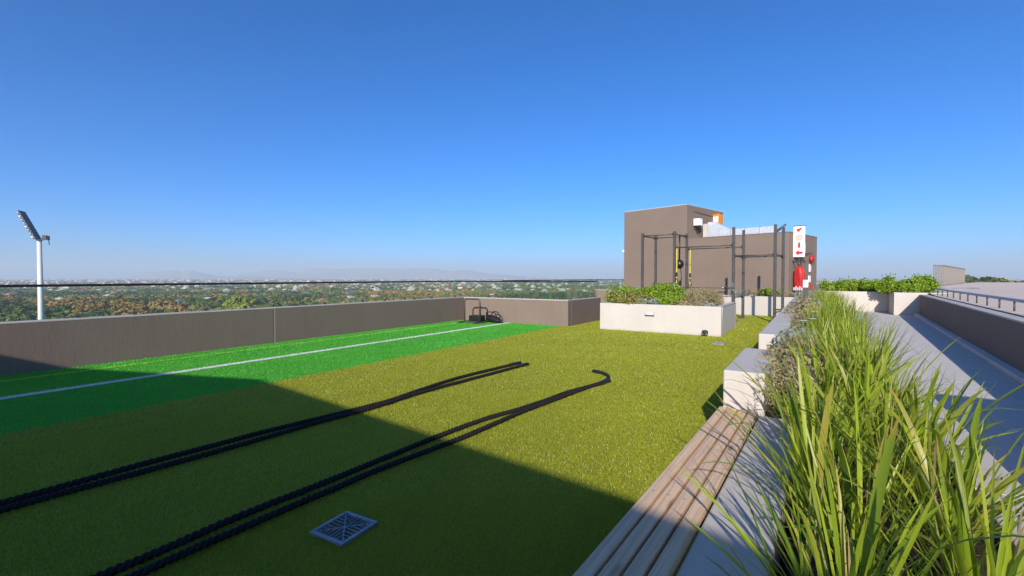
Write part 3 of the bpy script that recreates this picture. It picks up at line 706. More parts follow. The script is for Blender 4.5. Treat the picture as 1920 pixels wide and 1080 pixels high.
def both(a, b, zf=None): return [(x, y, 0) for x, y in a] + [((a[-1][0] + b[0][0]) / 2, a[-1][1] - .2, 0)] + [(x, y, 0) for x, y in b]
rope('black battle rope lying farther from the bench with two straight ends', both(up1, lo1), .28, .28)
up2 = [(-2.86, 6.62), (-2.66, 6.55), (-2.48, 6.30), (-2.46, 5.89), (-2.60, 5.25), (-2.65, 4.75), (-2.72, 4.24), (-2.82, 3.77), (-2.87, 3.23), (-2.89, 2.45), (-2.90, 1.92), (-2.92, 1.5), (-2.92, 1.28), (-2.90, .83), (-2.92, 0), (-2.9, -1.3)]
lo2 = [(-2.68, -1.3), (-2.72, 0), (-2.77, .93), (-2.77, 1.31), (-2.77, 1.6), (-2.76, 1.9), (-2.75, 2.34), (-2.67, 3.15), (-2.65, 3.78), (-2.635, 4.22), (-2.57, 4.85), (-2.50, 5.57), (-2.425, 5.95), (-2.40, 6.14)]
rope('black battle rope lying nearer the bench with one end bent into a hook', both(up2, lo2), .34, .2)

# ------------------------------------------------------------------ drain grates
def drain(label, loc, rz, L):
    e = empty('drain_grate', loc, rz, label=label, cat='drain'); h = L / 2; fr = L * .085
    MB().box(-h + .004, h - .004, -h + .004, h - .004, -.03, .002).build('sump', M['void'], e)
    m = MB(); z0, z1 = .003, .024
    m.box(-h, h, -h, -h + fr, z0, z1).box(-h, h, h - fr, h, z0, z1).box(-h, -h + fr, -h + fr, h - fr, z0, z1).box(h - fr, h, -h + fr, h - fr, z0, z1)
    m.build('frame', M['grate'], e, .003)
    i = h - fr; m = MB(); bw = L * .022
    for sgn in (1, -1):
        Mx = Matrix.Rotation(sgn * math.pi / 4, 4, 'Z'); m.box(-i * 1.38, i * 1.38, -bw / 2, bw / 2, z0, z1 - .003 - .0005 * sgn, Mx)
    m.build('cross_rib', M['grate'], e)
    n = 8; stepb = 2 * i / n; zt = z1 - .005
    for q in range(4):
        Mx = Matrix.Rotation(q * math.pi / 2, 4, 'Z')
        for k in range(1, n):
            x = -i + k * stepb; y0 = abs(x)
            if i - y0 < .01: continue
            MB().box(x - bw * .42, x + bw * .42, y0, i + .002, z0, zt, Mx).build('bar', M['grate'], e)
drain('square steel drain grate with diagonal bars lying in shaded turf', (-2.30, 1.675, 0), R(5), .272)
drain('small steel drain grate in sunny turf beside the large cream planter', (-1.75, 11.05, 0), 0, .26)

# ------------------------------------------------------------------ weight sled and bag
sl_ = empty('weight_sled', (-9.35, 11.75, 0), R(2), label='black push sled with a tall hoop handle standing by the end parapet', cat='sled')
hp = [(-.31, 0, .05)] + [(-.31, 0, .66), (-.305, 0, .72), (-.27, 0, .765), (-.22, 0, .785)] + [(.22, 0, .785), (.27, 0, .765), (.305, 0, .72), (.31, 0, .66)] + [(.31, 0, .05)]
MB().tube(hp, .026, 10).build('hoop_handle', M['dark_steel'], sl_)
for x in (-.31, .31): MB().box(x - .05, x + .05, -.35, .50, .012, .055).build('skid', M['dark_steel'], sl_, .012)
MB().box(-.26, .26, -.08, .0, .015, .06).box(-.26, .26, .3, .38, .015, .06).build('cross_member', M['dark_steel'], sl_)
MB().tube([(.25, .1, .05), (.25, .1, .58)], .03, 10).build('weight_peg', M['dark_steel'], sl_)
MB().box(-.10, .32, -.06, .30, .061, .25).build('weight_stack', M['black_vinyl'], sl_, .02)
bg = empty('sand_bag', (-8.83, 11.95, 0), R(-8), label='black sand bag with webbing handles leaning on the push sled', cat='bag')
v = []; f = []; rows, n = 12, 14
for j in range(rows + 1):
    q = j / rows; r = .145 * math.sin(math.pi * (.1 + .8 * q)) ** .45 * (1 - .35 * q)
    for k in range(n):
        a = 2 * math.pi * k / n; v.append((-.22 + .62 * q, .17 + r * math.cos(a) * (1 + .05 * math.sin(3 * a + 5 * q)), max(.015, .17 - .09 * q + r * math.sin(a))))
for j in range(rows): f += [[j * n + k, j * n + (k + 1) % n, (j + 1) * n + (k + 1) % n, (j + 1) * n + k] for k in range(n)]
f += [list(range(n)), [rows * n + k for k in range(n)][::-1]]
MB().add(v, f, True).build('bag_body', M['black_vinyl'], bg)
for x0, x1, yy in ((-.15, .30, .08), (-.1, .28, .26)):
    MB().tube([(x0, yy, .24), (x0 + .02, yy, .34), (x0 + .10, yy, .37), (x1 - .12, yy, .36), (x1 - .04, yy, .29), (x1, yy, .18)], .016, 8).build('handle', M['black_vinyl'], bg)
MB().tube([(.36, .17, .17), (.44, .1, .12), (.46, .1, .03)], .018, 8).build('tail_strap', M['black_vinyl'], bg)

# ------------------------------------------------------------------ bollard, floodlight mast
bo = empty('bollard_light', (-.17, 14.5, .43), 0, label='slim black bollard light with a white head in the planting strip', cat='bollard')
MB().box(-.055, .055, -.055, .055, -.03, .80).build('stem', M['dark_steel'], bo, .006)
MB().box(-.06, .06, -.06, .06, .8005, 1.0).build('head', M['white_plastic'], bo, .008)
fx, fy = W(-1.0365, 120)
fm = empty('floodlight_mast', (fx, fy, GZ), R(57), label='tall white floodlight mast with a tilted bank of lamps', cat='floodlight')
MB().tube([(0, 0, -.2), (0, 0, 42.9)], .80, 20, True, .46).build('pole', M['white_paint'], fm)
MB().lathe([(.6, 42.6), (.75, 42.75), (.75, 42.95)], (0, 0, 0), 18).build('collar', M['white_paint'], fm)
HM = Matrix.Translation((-.15, 0, 43.0)) @ Matrix.Rotation(R(-24), 4, 'Y')
MB().box(-.10, .10, -1.5, 1.5, 0, 7.9, HM).build('head_frame', M['dark_steel'], fm)
for r_ in range(8):
    MB().box(-.62, .14, -1.55, 1.55, .28 + r_ * .95, .34 + r_ * .95, HM).build('lamp_shelf', M['galv'], fm)
    for c_ in range(5):
        g = HM @ Matrix.Translation((-.36, -1.25 + c_ * .625, .70 + r_ * .95)) @ Matrix.Rotation(R(-52), 4, 'Y')
        o = MB().lathe([(.12, .34), (.16, .2), (.27, -.10), (.28, -.16)], (0, 0, 0), 10, None).build('lamp', M['galv'] if (r_ + c_) % 3 else M['white_paint'], fm); o.matrix_local = g
        o2 = MB().lathe([(.25, -.165), (.25, -.175)], (0, 0, 0), 10).build('lens', M['darkglass'], o)
MB().box(.1, 1.9, -.7, .7, 42.9, 43.05).box(1.8, 1.86, -.7, .7, 43.05, 44.0).box(.7, 1.5, -.4, .4, 43.05, 44.1).build('service_platform', M['dark_steel'], fm)
MB().tube([(1.85, 0, 43.1), (2.0, 0, 41.6)], .09, 6).build('ladder_end', M['dark_steel'], fm)

# ------------------------------------------------------------------ plants
def leaf_arrays(L, w, th0, bend, seg=7, twist=0.0, fold=.22):
    """one strap leaf rising along +z, leaning to +x; returns verts, quads, along"""
    t = np.linspace(0, 1, seg + 1); th = th0 + bend * t ** 1.7
    dx = np.sin(th) * L / seg; dz = np.cos(th) * L / seg
    cx = np.r_[0, np.cumsum(dx[:-1])]; cz = np.r_[0, np.cumsum(dz[:-1])]
    ww = w / 2 * np.clip(.62 + 1.2 * t, 0, 1) * np.sqrt(np.clip(1 - t ** 3.2, .0, 1)); ww[-1] = w * .02
    nx, nz = -np.cos(th), np.sin(th)          # upper-side normal
    V = []
    for i in range(seg + 1):
        a = twist * t[i]; ca, sa = math.cos(a), math.sin(a)
        for s in (-1, 0, 1):
            off = fold * ww[i] * (1 if s else 0)
            V.append((cx[i] + nx[i] * off + s * ww[i] * sa * math.cos(th[i]), s * ww[i] * ca, cz[i] + nz[i] * off - s * ww[i] * sa * math.sin(th[i])))
    F = []
    for i in range(seg):
        for s in (0, 1): F.append((i * 3 + s, i * 3 + s + 1, (i + 1) * 3 + s + 1, (i + 1) * 3 + s))
    return np.array(V), np.array(F), np.repeat(t, 3)
def set_along(me, al):
    a = me.attributes.new('along', 'FLOAT', 'POINT'); a.data.foreach_set('value', np.ascontiguousarray(al, dtype=np.float32))
LEAFM = []
for i in range(14):
    L = random.uniform(.55, .88); V, F, al = leaf_arrays(L, random.uniform(.012, .032), R(random.uniform(2, 10)), R(random.uniform(-4, 42) if i % 4 else random.uniform(50, 95)), 8, random.uniform(-.9, .9))
    me = bpy.data.meshes.new('leaf'); me.from_pydata(V.tolist(), [], F.tolist()); me.materials.append(M['reed'])
    me.polygons.foreach_set('use_smooth', [True] * len(F)); set_along(me, al); me.update(); LEAFM.append(me)
def foliage_clump(name, n, parent, spread, Lr, wr, mat, lean=(2, 30), bend=(10, 80), seg=6, rng=None):
    Vs, Fs, As = [], [], []; b = 0
    for i in range(n):
        V, F, al = leaf_arrays(rng.uniform(*Lr), rng.uniform(*wr), R(rng.uniform(*lean)), R(rng.uniform(*bend)), seg, rng.uniform(-.8, .8))
        a = rng.uniform(0, 2 * math.pi); c, s = math.cos(a), math.sin(a)
        q = rng.uniform(0, spread) ; aa = a + rng.uniform(-1, 1)
        P = np.stack([V[:, 0] * c - V[:, 1] * s + q * math.cos(aa), V[:, 0] * s + V[:, 1] * c + q * math.sin(aa), V[:, 2] - .02], 1)
        Vs.append(P); Fs.append(F + b); As.append(al); b += len(P)
    o = npmesh(name, np.concatenate(Vs), np.concatenate(Fs), mat, parent, True); set_along(o.data, np.concatenate(As)); return o
rr = random.Random(5)
# foreground clumps: single leaves as parts, the small inner leaves joined
NEAR = [(.08, 1.62), (.44, 1.85), (.16, 2.15), (.48, 2.50), (.02, 2.62), (.30, 2.98), (.50, 3.40), (.04, 3.32), (.28, 3.80), (.48, 4.35), (.06, 4.20)]
inner = []
for gi, (x, y) in enumerate(NEAR):
    e = empty('strap_leaf_plant', (x, y, .42), rr.uniform(0, 6), label='lush lime green strap leaf clump growing in the strip beside the long bench', cat='plant', group='strap leaf clumps beside the long bench')
    near = y < 2.3
    for k in range(25):
        o = bpy.data.objects.new('leaf', LEAFM[rr.randrange(14)]); C.objects.link(o); o.parent = e
        a = rr.uniform(0, 2 * math.pi); q = rr.uniform(0, .10); ln = R(rr.uniform(-4, 34))
        o.location = (q * math.cos(a), q * math.sin(a), -.02); sc_ = rr.uniform(.72, 1.08) * (.90 if near else .98)
        o.rotation_euler = (0, ln, a + rr.uniform(-.5, .5)); o.scale = (sc_, sc_ * rr.uniform(.8, 1.35), sc_)
    if gi < 4: inner.append(foliage_clump('inner_leaves', 46, e, .17, (.28, .66), (.006, .016), M['reed'], (2, 45), (-5, 55), 5, rr))
    else: o = inner[gi % 4].copy(); C.objects.link(o); o.parent = e; o.rotation_euler = (0, 0, rr.uniform(0, 6))
    o = foliage_clump('dry_leaves', 22, e, .2, (.15, .55), (.004, .012), M['drystraw'], (8, 85), (0, 90), 4, rr)
# clumps further along the strip
FARC = []
for i in range(5):
    e0 = empty('strap_leaf_plant', (0, 0, .42), 0, label='strap leaf clump further along the planting strip', cat='plant', group='strap leaf clumps along the planting strip')
    foliage_clump('leaves', 62, e0, .15, (.40, .88), (.009, .022), M['reed'], (2, 34), (-5, 40), 6, rr)
    foliage_clump('dry_leaves', 20, e0, .16, (.2, .7), (.004, .010), M['drystraw'], (5, 70), (0, 70), 4, rr)
    FARC.append(e0)
spots = []
y = 4.75
while y < 9.2:
    for x in ((.16, .44) if y > 5.4 else (.10, .40)):
        spots.append((x + rr.uniform(-.10, .10), y + rr.uniform(-.18, .18), rr.uniform(.66, .96)))
    y += .52
while y < 20.8:
    for x in (.18, .50): spots.append((x + rr.uniform(-.1, .1), y + rr.uniform(-.25, .25), rr.uniform(.72, 1.0)))
    y += .72
for i, (x, y, s) in enumerate(spots):
    e = FARC[i] if i < 5 else copy_tree(FARC[i % 5])
    e.location = (x, y, .42); e.rotation_euler = (0, 0, rr.uniform(0, 6.28)); e.scale = (s, s, s)

def shrub_mesh(name, n, rx, ry, rz, leaf, mat, rng, parent, lumps=6, blade=False, flat=.2, wisp=0, kind=None):
    """leaf quads through an uneven, lumpy volume"""
    ctr = rng.normal(0, .42, (lumps, 3)) * [rx, ry, rz * .55]; ctr[:, 2] = np.abs(ctr[:, 2]) * .9 + rz * .25
    rad = rng.uniform(.38, .62, lumps)
    k = rng.integers(0, lumps, n); d = rng.normal(0, 1, (n, 3)); d /= np.linalg.norm(d, axis=1)[:, None]
    r = rng.uniform(.35, 1.0, n) ** .6
    P = ctr[k] + d * (r * rad[k])[:, None] * [rx, ry, rz * .9]
    P[:, 2] = np.abs(P[:, 2])
    if wisp:
        m = rng.choice(n, int(n * wisp), False); P[m] += np.stack([rng.normal(0, .05, len(m)), rng.normal(0, .05, len(m)), rng.uniform(.05, .45, len(m)) ** 1.6 * rz], 1)
    N = d * .8 + rng.normal(0, .6, (n, 3)) + [0, 0, .25]; N /= np.linalg.norm(N, axis=1)[:, None]
    up = rng.normal(0, .7, (n, 3)) + [0, 0, 1.0 if blade else .3]
    U = up - N * np.sum(up * N, 1)[:, None]; U /= np.linalg.norm(U, axis=1)[:, None]; Wd = np.cross(N, U)
    L = leaf * rng.uniform(.6, 1.35, n)[:, None]; wd = L * (.12 if blade else .42)
    p0 = P; p1 = P + U * L * .45 + Wd * wd; p2 = P + U * L + N * L * .12; p3 = P + U * L * .45 - Wd * wd
    V = np.stack([p0, p1, p2, p3], 1).reshape(-1, 3); F = np.arange(4 * n).reshape(-1, 4)
    return npmesh(name, V, F, mat, parent)
def shrub(label, loc, rx, ry, rz, n, leaf, mat, seed, group=None, blade=False, lumps=6, name='shrub', wisp=0, cat='shrub'):
    e = empty(name, loc, 0, label=label, cat=cat, group=group); g = np.random.default_rng(seed)
    shrub_mesh('foliage', n, rx, ry, rz, leaf, M[mat], g, e, lumps, blade, wisp=wisp)
    m = MB()
    for k in range(6):
        a = g.uniform(0, 6.28); m.tube([(0.3 * rx * math.cos(a) * .3, .3 * ry * math.sin(a) * .3, -.03), (rx * .35 * math.cos(a), ry * .35 * math.sin(a), rz * .6)], .012, 5)
    m.build('stems', M['bark'], e); return e
zs = PH - .06
shrub('dense glossy green mound shrub in the middle of the large cream planter', (-3.65, 13.75, zs), .98, .72, .72, 10500, .055, 'shrub', 1, lumps=9)
shrub('second green mound shrub leaning over the left half of the planter', (-4.25, 13.6, zs), .62, .55, .52, 4600, .052, 'shrub', 2, lumps=7)
shrub('yellow green trailing shrub at the left end of the planter', (-4.72, 13.2, zs), .42, .52, .46, 2300, .06, 'olivebush', 3)
shrub('low olive ground shrub along the planter front left', (-4.55, 12.85, zs), .48, .20, .20, 1300, .05, 'olivebush', 4)
shrub('small silver leaved shrub at the front edge of the planter', (-3.98, 12.84, zs), .34, .20, .24, 1300, .045, 'silver', 5)
shrub('green shrub spilling to the planter front centre', (-3.35, 12.92, zs), .40, .26, .28, 1400, .065, 'shrub', 6)
shrub('low orange tinged shrub along the planter front right', (-2.86, 12.86, zs), .40, .2, .18, 1100, .045, 'tanbush', 7)
shrub('straw coloured feathery shrub at the right end of the planter', (-2.45, 13.4, zs), .44, .62, .50, 3600, .065, 'tanbush', 8, blade=True)
shrub('second straw coloured feathery shrub behind the planter corner', (-2.75, 14.2, zs), .42, .55, .46, 2600, .065, 'tanbush', 9, blade=True)
shrub('grey green low shrub near the planter right corner', (-2.3, 12.85, zs), .24, .2, .16, 700, .045, 'silver', 10)
# low plants in the pale planter against the wing
for i in range(5):
    p = BM @ Vector((2.75 + i * .6, -.75 + .15 * (i % 2), PH - .06))
    shrub(['grey green shrub low against the wing wall', 'straw coloured tuft low against the wing wall'][i % 2], p, .40, .36, .26 + .05 * (i % 3), 1100, .05, ['silver', 'tanbush'][i % 2] if i != 2 else 'shrub', 20 + i, group=['grey green shrubs by the wing', 'straw tufts by the wing'][i % 2], blade=bool(i % 2))
# heath shrubs along the turf side of the strip
hs = []
for i, y in enumerate([4.35, 5.05, 6.2, 7.1, 8.0, 9.0, 10.1, 11.3, 12.6, 13.6, 15.2, 16.8, 18.6, 20.2]):
    mt = ['pinkbush', 'tanbush', 'pinkbush', 'silver', 'olivebush'][i % 5]
    lab = {'pinkbush': 'pinkish brown heath shrub on the turf side of the strip', 'tanbush': 'straw coloured heath shrub on the turf side of the strip', 'silver': 'grey leaved heath shrub on the turf side of the strip', 'olivebush': 'olive heath shrub on the turf side of the strip'}[mt]
    far = y > 9
    shrub(lab, (-.15 + .05 * (i % 3), y, .44), .36 if far else .30, .55, .60 if far else .46, 2600, .042, mt, 40 + i, group='heath shrubs along the turf side', blade=(i % 2 == 0))
def flower(x, y, z, s, label):
    e = empty('white_flower', (x, y, z), rr.uniform(0, 6), label=label, cat='flower', group='white flowers in the planting strip')
    MB().tube([(0, 0, .42 - z), (0.01, 0, 0)], .004, 5).build('stalk', M['reed'], e)
    for k in range(6):
        a = k * math.pi / 3; c, q = math.cos(a), math.sin(a); t_ = lambda u, v_, w_: (c * u - q * v_, q * u + c * v_, w_)
        MB().add([t_(0, 0, 0), t_(s * .5, s * .28, s * .22), t_(s, 0, s * .12), t_(s * .5, -s * .28, s * .22)], [[0, 1, 2, 3]]).build('petal', M['petal'], e)
for x, y, z, s in ((-.02, 10.2, 1.08, .10), (.05, 10.35, 1.00, .09), (-.10, 7.0, .93, .07), (.0, 7.15, .95, .06), (.10, 14.8, 1.35, .08), (.2, 15.1, 1.40, .08), (.28, 15.6, 1.45, .08), (.02, 8.6, .95, .06)):
    flower(x, y, z, s, 'white flower on a thin stalk above the planting strip')
# hedge in the far planters
for i in range(9):
    x = .62 + i * .40; yy = 25.75 if x < 2.6 else 24.5
    shrub('bright green hedge shrub in the cream planters at the path end', (x, yy, .84), .40, .50, .50 + .08 * ((i * 7) % 3), 1700, .075, 'shrub', 70 + i, group='hedge shrubs at the path end', wisp=.10)
for i, (x, yy) in enumerate(((3.0, 23.85), (3.45, 23.9), (3.9, 24.4), (-.2, 25.9), (-.7, 26.2))):
    shrub('bright green hedge shrub in the cream planters at the path end', (x, yy, .84 if i < 3 else .6), .36, .36, .46, 1300, .07, 'shrub', 90 + i, group='hedge shrubs at the path end', wisp=.06)
planter_box('hedge_planter', 'low cream planter wall between the wing and the path end', -1.1, .345, 25.5, 26.8, .66, .15, .05)

# ------------------------------------------------------------------ suburb far below: trees and houses
def m_tree():
    t = NT('distant_foliage'); at = t.n('ShaderNodeAttribute', attribute_name='tone'); g = t.n('ShaderNodeNewGeometry')
    f = t.math('ADD', at.outputs['Fac'], t.math('MULTIPLY', t.math('SUBTRACT', g.outputs['Random Per Island'], .5), .16))
    c = t.ramp(f, [(.0, (.044, .066, .022)), (.22, (.092, .120, .030)), (.42, (.155, .16, .042)), (.6, (.22, .18, .055)), (.76, (.27, .15, .045)), (.88, (.34, .18, .045)), (1, (.22, .27, .025))])
    return t.pbr(c, .8, 0, None, .1)
M['tree'] = m_tree()
def blob_leaves(n, rx, rz, leaf, g, lumps=6):
    ctr = g.normal(0, .40, (lumps, 3)) * [rx, rx, rz * .5]; ctr[:, 2] += rz
    rad = g.uniform(.40, .62, lumps); k = g.integers(0, lumps, n); d = g.normal(0, 1, (n, 3)); d[:, 2] = np.abs(d[:, 2]) * 1.1 - .25
    d /= np.linalg.norm(d, axis=1)[:, None]; P = ctr[k] + d * (g.uniform(.7, 1.0, n) * rad[k])[:, None] * [rx, rx, rz]
    N = d + g.normal(0, .45, (n, 3)); N /= np.linalg.norm(N, axis=1)[:, None]
    up = g.normal(0, 1, (n, 3)); U = up - N * np.sum(up * N, 1)[:, None]; U /= np.linalg.norm(U, axis=1)[:, None]; Wd = np.cross(N, U)
    L = leaf * g.uniform(.6, 1.3, n)[:, None]
    return np.stack([P - U * L * .6, P + Wd * L * .5, P + U * L * .6, P - Wd * L * .5], 1)      # n,4,3
def tone_attr(me, arr):
    a = me.attributes.new('tone', 'FLOAT', 'POINT'); a.data.foreach_set('value', np.ascontiguousarray(arr, dtype=np.float32))
G = np.random.default_rng(3)
TONES = [.06, .14, .22, .32, .44, .60, .76, .86, 1.0]
TLAB = {0: 'dark green tree in the suburb beyond the parapet', 1: 'dark green tree in the suburb beyond the parapet', 2: 'mid green tree in the suburb beyond the parapet', 3: 'mid green tree in the suburb beyond the parapet', 4: 'olive green tree in the suburb beyond the parapet',
        5: 'brownish tree in the suburb beyond the parapet', 6: 'orange brown autumn tree in the suburb beyond the parapet', 7: 'rusty orange autumn tree in the suburb beyond the parapet', 8: 'bright yellow green tree in the suburb beyond the parapet'}
CROWN = []
for i, tn in enumerate(TONES):
    vv = []
    for q in range(2):
        B = blob_leaves(420, 5.6, 4.0, 1.35, G, 8).reshape(-1, 3); B[:, 2] += 2.2
        o = npmesh('crown', B, np.arange(len(B)).reshape(-1, 4), M['tree']); tone_attr(o.data, np.full(len(B), tn)); vv.append(o.data); bpy.data.objects.remove(o)
    CROWN.append(vv)
TRUNK = MB().tube([(0, 0, -.3), (0, 0, 3.0), (.2, .1, 5.5)], .32, 6, True, .12).mesh('trunk', M['bark'])
def zmin_px(px):
    ymax = 602 - .0518 * px if px < 868 else 557
    return 854 * (1.5 - GZ) / (ymax - 520) * .93
cells = []
def band(z0, z1, step, a0, a1):
    Z = z0
    while Z < z1:
        a = a0 + random.random() * step / Z
        while a < a1:
            aa = a + random.uniform(-.4, .4) * step / Z; ZZ = Z + random.uniform(-.45, .45) * step; px = 960 + 854 * aa
            zm = zmin_px(min(max(px, 0), 1180))
            if ZZ > zm * .6: cells.append((aa, ZZ, step, ZZ < zm * .98))
            a += step / Z
        Z += step
band(215, 900, 10.0, -1.18, .29); band(900, 2300, 17, -1.18, .29); band(2300, 7000, 52, -1.18, 1.2)
trees, houses = [], []
for a, Z, st_, hid in cells:
    x, y = W(a, Z); px = 960 + 854 * a
    n1 = mnoise.noise(Vector((x * .006, y * .006, 1.7))); n2 = mnoise.noise(Vector((x * .011, y * .011, 9.1))); u = random.random()
    if Z < 900: hp_ = .03 + .12 * max(0, n2) + .04 * (Z - 330) / 570
    elif Z < 2300: hp_ = .17 + .12 * n2
    else: hp_ = .36
    orange_row = 350 < Z < 415 and 90 < px < 345
    if u < hp_ and not orange_row:
        if not hid: houses.append((Z, x, y, st_))
        continue
    if orange_row: ti = random.choice([6, 7, 7, 6])
    elif Z < 470 and 420 < px < 470: ti = 8
    else:
        w_ = n1 + random.uniform(-.35, .35); ti = 0 if w_ < -.30 else 1 if w_ < -.15 else 2 if w_ < 0 else 3 if w_ < .12 else 4 if w_ < .24 else 5 if w_ < .33 else 6 if w_ < .44 else 7
        if ti > 5 and Z > 1500 and random.random() < .6: ti = 3
        if px > 500 and ti < 4 and random.random() < .14: ti = random.choice([5, 6])
    trees.append((hid, Z, x, y, st_, ti))
trees.sort(); trees = [t_[1:] for t_ in trees]; houses.sort()
for i, (Z, x, y, st_, ti) in enumerate(trees[:300]):
    e = empty('tree', (x, y, GZ), random.uniform(0, 6.28), label=TLAB[ti], cat='tree', group='suburban trees beyond the parapet')
    s_ = random.uniform(.75, 1.3) * (1.12 if ti > 5 else 1); e.scale = (s_ * random.uniform(1, 1.25), s_, s_ * random.uniform(.8, 1.15))
    for nm, me_ in (('crown', random.choice(CROWN[ti])), ('trunk', TRUNK)):
        o = bpy.data.objects.new(nm, me_); C.objects.link(o); o.parent = e
VB, TB = [], []
for Z, x, y, st_, ti in trees[300:]:
    if Z < 900: n, r_, lf = 52, st_ * random.uniform(.46, .78), 3.1
    elif Z < 2300: n, r_, lf = 11, st_ * random.uniform(.40, .62), 7.0
    else: n, r_, lf = 6, st_ * random.uniform(.3, .5), 22.0
    hz_ = random.uniform(2.6, 4.2) if Z < 2300 else random.uniform(2.5, 5)
    B = blob_leaves(n, r_, hz_, lf, G, 4); B[..., 2] = np.clip(B[..., 2] + 2, .3, 12 if Z < 2300 else 11) + GZ; B[..., 0] += x; B[..., 1] += y
    VB.append(B.reshape(-1, 3)); TB.append(np.full(n * 4, TONES[ti] + random.uniform(-.05, .05)))
V = np.concatenate(VB); o = npmesh('distant_trees', V, np.arange(len(V)).reshape(-1, 4), M['tree'], label='suburb tree canopy stretching to the horizon', cat='trees', kind='stuff'); tone_attr(o.data, np.concatenate(TB))
WALLC = {'white': (.68, .62, .54), 'cream': (.48, .38, .27), 'pink': (.40, .26, .20)}
ROOFC = {'terracotta': (.30, .11, .06), 'grey': (.16, .15, .15), 'pale': (.50, .43, .35), 'teal': (.05, .17, .16)}
for k, c in list(WALLC.items()) + list(ROOFC.items()): M['h_' + k] = m_plain('house_' + k, c, .7, 0, .1, .3)
def house_arrays(L, Wd, h, rh):
    hx, hy = L / 2, Wd / 2; ov = .5
    wv = np.array([(-hx, -hy, -.3), (hx, -hy, -.3), (hx, hy, -.3), (-hx, hy, -.3), (-hx, -hy, h), (hx, -hy, h), (hx, hy, h), (-hx, hy, h)]); wf = np.array([(0, 1, 5, 4), (1, 2, 6, 5), (2, 3, 7, 6), (3, 0, 4, 7), (4, 5, 6, 7)])
    ax, ay = hx + ov, hy + ov; r = hx * .45
    rv = np.array([(-ax, -ay, h), (ax, -ay, h), (ax, ay, h), (-ax, ay, h), (-r, 0, h + rh), (r, 0, h + rh)]); rf = np.array([(0, 1, 5, 4), (2, 3, 4, 5), (1, 2, 5, 5), (3, 0, 4, 4)])
    return wv, wf, rv, rf
HV = {}
for i, (L, Wd, h, rh) in enumerate([(12, 9, 3.2, 2.4), (15, 9, 3.4, 2.2), (11, 10, 6.0, 2.2), (18, 10, 4, 1.2)]):
    wv, wf, rv, rf = house_arrays(L, Wd, h, rh); win = MB()
    for sgn in (-1, 1):
        for q in (-.3, 0, .3): win.box(q * L - .6, q * L + .6, sgn * (Wd / 2 + .01) - .02, sgn * (Wd / 2 + .01) + .02, 1.0, 2.3)
    HV[i] = (wv, wf, rv, rf, win.mesh('window_row', M['darkglass']))
hm = {}
def hmesh(kind, i, col):
    if (kind, i, col) not in hm:
        wv, wf, rv, rf = HV[i][:4]; v_, f_ = (wv, wf) if kind == 'wall' else (rv, rf)
        hm[(kind, i, col)] = MB().add(v_.tolist(), [list(dict.fromkeys(q)) for q in f_.tolist()]).mesh(kind, M['h_' + col])
    return hm[(kind, i, col)]
HL = {'terracotta': 'red tiled roof', 'grey': 'grey roof', 'pale': 'pale roof', 'teal': 'teal sheet roof'}
for k, (Z, x, y, st_) in enumerate(houses[:160]):
    i = random.choice([0, 0, 1, 1, 2, 3]); wc = random.choice(['white', 'white', 'white', 'cream', 'pink']); rc = random.choice(['terracotta', 'grey', 'pale', 'pale', 'terracotta'])
    if k == 0: rc = 'teal'
    e = empty('house', (x, y, GZ), random.uniform(0, 3.14), label='%s walled house with a %s among the suburban trees' % (wc, HL[rc]), cat='house', group='%s houses with %s in the suburb' % (wc, HL[rc]))
    e.scale = (1, 1, random.uniform(1, 1.5))
    for nm, me_ in (('wall', hmesh('wall', i, wc)), ('roof', hmesh('roof', i, rc)), ('window_row', HV[i][4])):
        o = bpy.data.objects.new(nm, me_); C.objects.link(o); o.parent = e
acc = {}
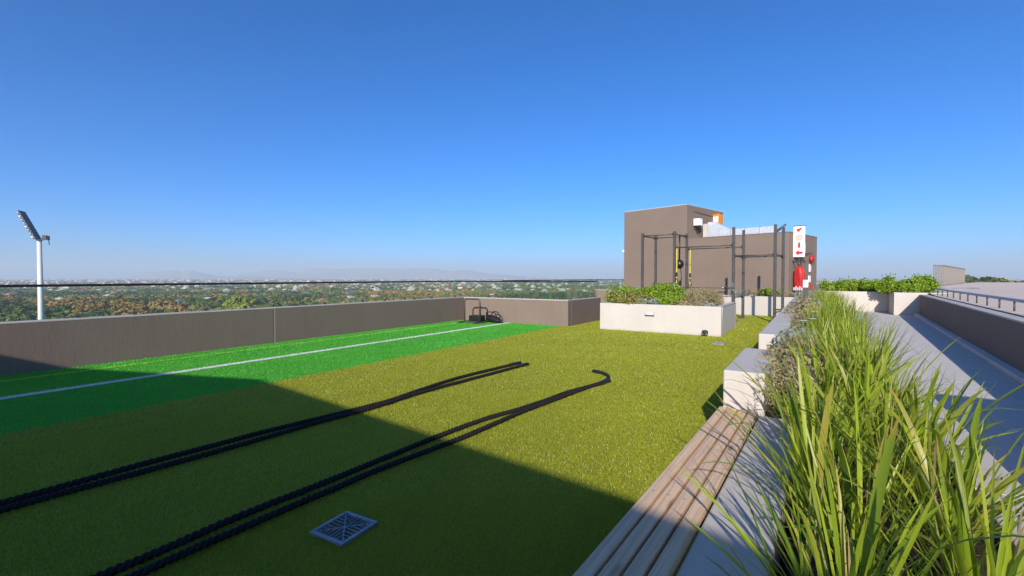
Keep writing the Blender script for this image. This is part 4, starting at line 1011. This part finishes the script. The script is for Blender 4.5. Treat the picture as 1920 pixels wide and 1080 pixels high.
for Z, x, y, st_ in houses[160:]:
    i = random.choice([0, 1, 2, 3]); a = random.uniform(0, 3.14); c_, s_ = math.cos(a), math.sin(a); sc_ = 1.0 if Z < 2300 else random.uniform(1.2, 3.2)
    zs_ = random.uniform(1.1, 1.9) if Z < 2300 else random.uniform(1.2, 2.4); wv, wf, rv, rf = HV[i][:4]
    for v_, f_, col in ((wv, wf, random.choice(['white', 'white', 'white', 'cream'])), (rv, rf, random.choice(['terracotta', 'grey', 'pale', 'pale', 'pale']))):
        p = np.stack([(v_[:, 0] * c_ - v_[:, 1] * s_) * sc_ + x, (v_[:, 0] * s_ + v_[:, 1] * c_) * sc_ + y, v_[:, 2] * zs_ + GZ], 1)
        A = acc.setdefault(col, [[], [], 0]); A[0].append(p); A[1].append(f_ + A[2]); A[2] += len(p)
for col, (vv, ff, _) in acc.items():
    MB().add(np.concatenate(vv).tolist(), [list(dict.fromkeys(q)) for q in np.concatenate(ff).tolist()]).build('distant_town', M['h_' + col], kind='stuff', label='%s house parts of the far town' % col, cat='town')
# trees on a rise beyond the flat roof on the right
b = MB(); vs = []; fs = []; n = 24
hx_, hy_ = W(1.10, 260)
for j in range(n + 1):
    for i in range(n + 1):
        u, v_ = (i / n - .5) * 2, (j / n - .5) * 2; rr_ = min(1, math.hypot(u, v_)); vs.append((hx_ + u * 130, hy_ + v_ * 130, GZ - .2 + 20 * (math.cos(rr_ * math.pi) + 1) / 2))
for j in range(n):
    for i in range(n): fs.append([j * (n + 1) + i, j * (n + 1) + i + 1, (j + 1) * (n + 1) + i + 1, (j + 1) * (n + 1) + i])
b.add(vs, fs, True).build('hill', bpy.data.materials['plain_ground'], kind='structure')
for k in range(34):
    a = random.uniform(.97, 1.22); Z = random.uniform(235, 290); x, y = W(a, Z); r_ = min(1, math.hypot((x - hx_) / 130, (y - hy_) / 130)); gz = GZ - .4 + 20 * (math.cos(r_ * math.pi) + 1) / 2
    ti = random.choice([0, 1, 1, 2, 4]); e = empty('tree', (x, y, gz), random.uniform(0, 6.28), label='dark green tree on the rise beyond the flat roof', cat='tree', group='trees on the rise beyond the flat roof')
    s_ = random.uniform(1.0, 1.5); e.scale = (s_ * 1.2, s_ * 1.2, s_)
    for nm, me_ in (('crown', random.choice(CROWN[ti])), ('trunk', TRUNK)):
        o = bpy.data.objects.new(nm, me_); C.objects.link(o); o.parent = e
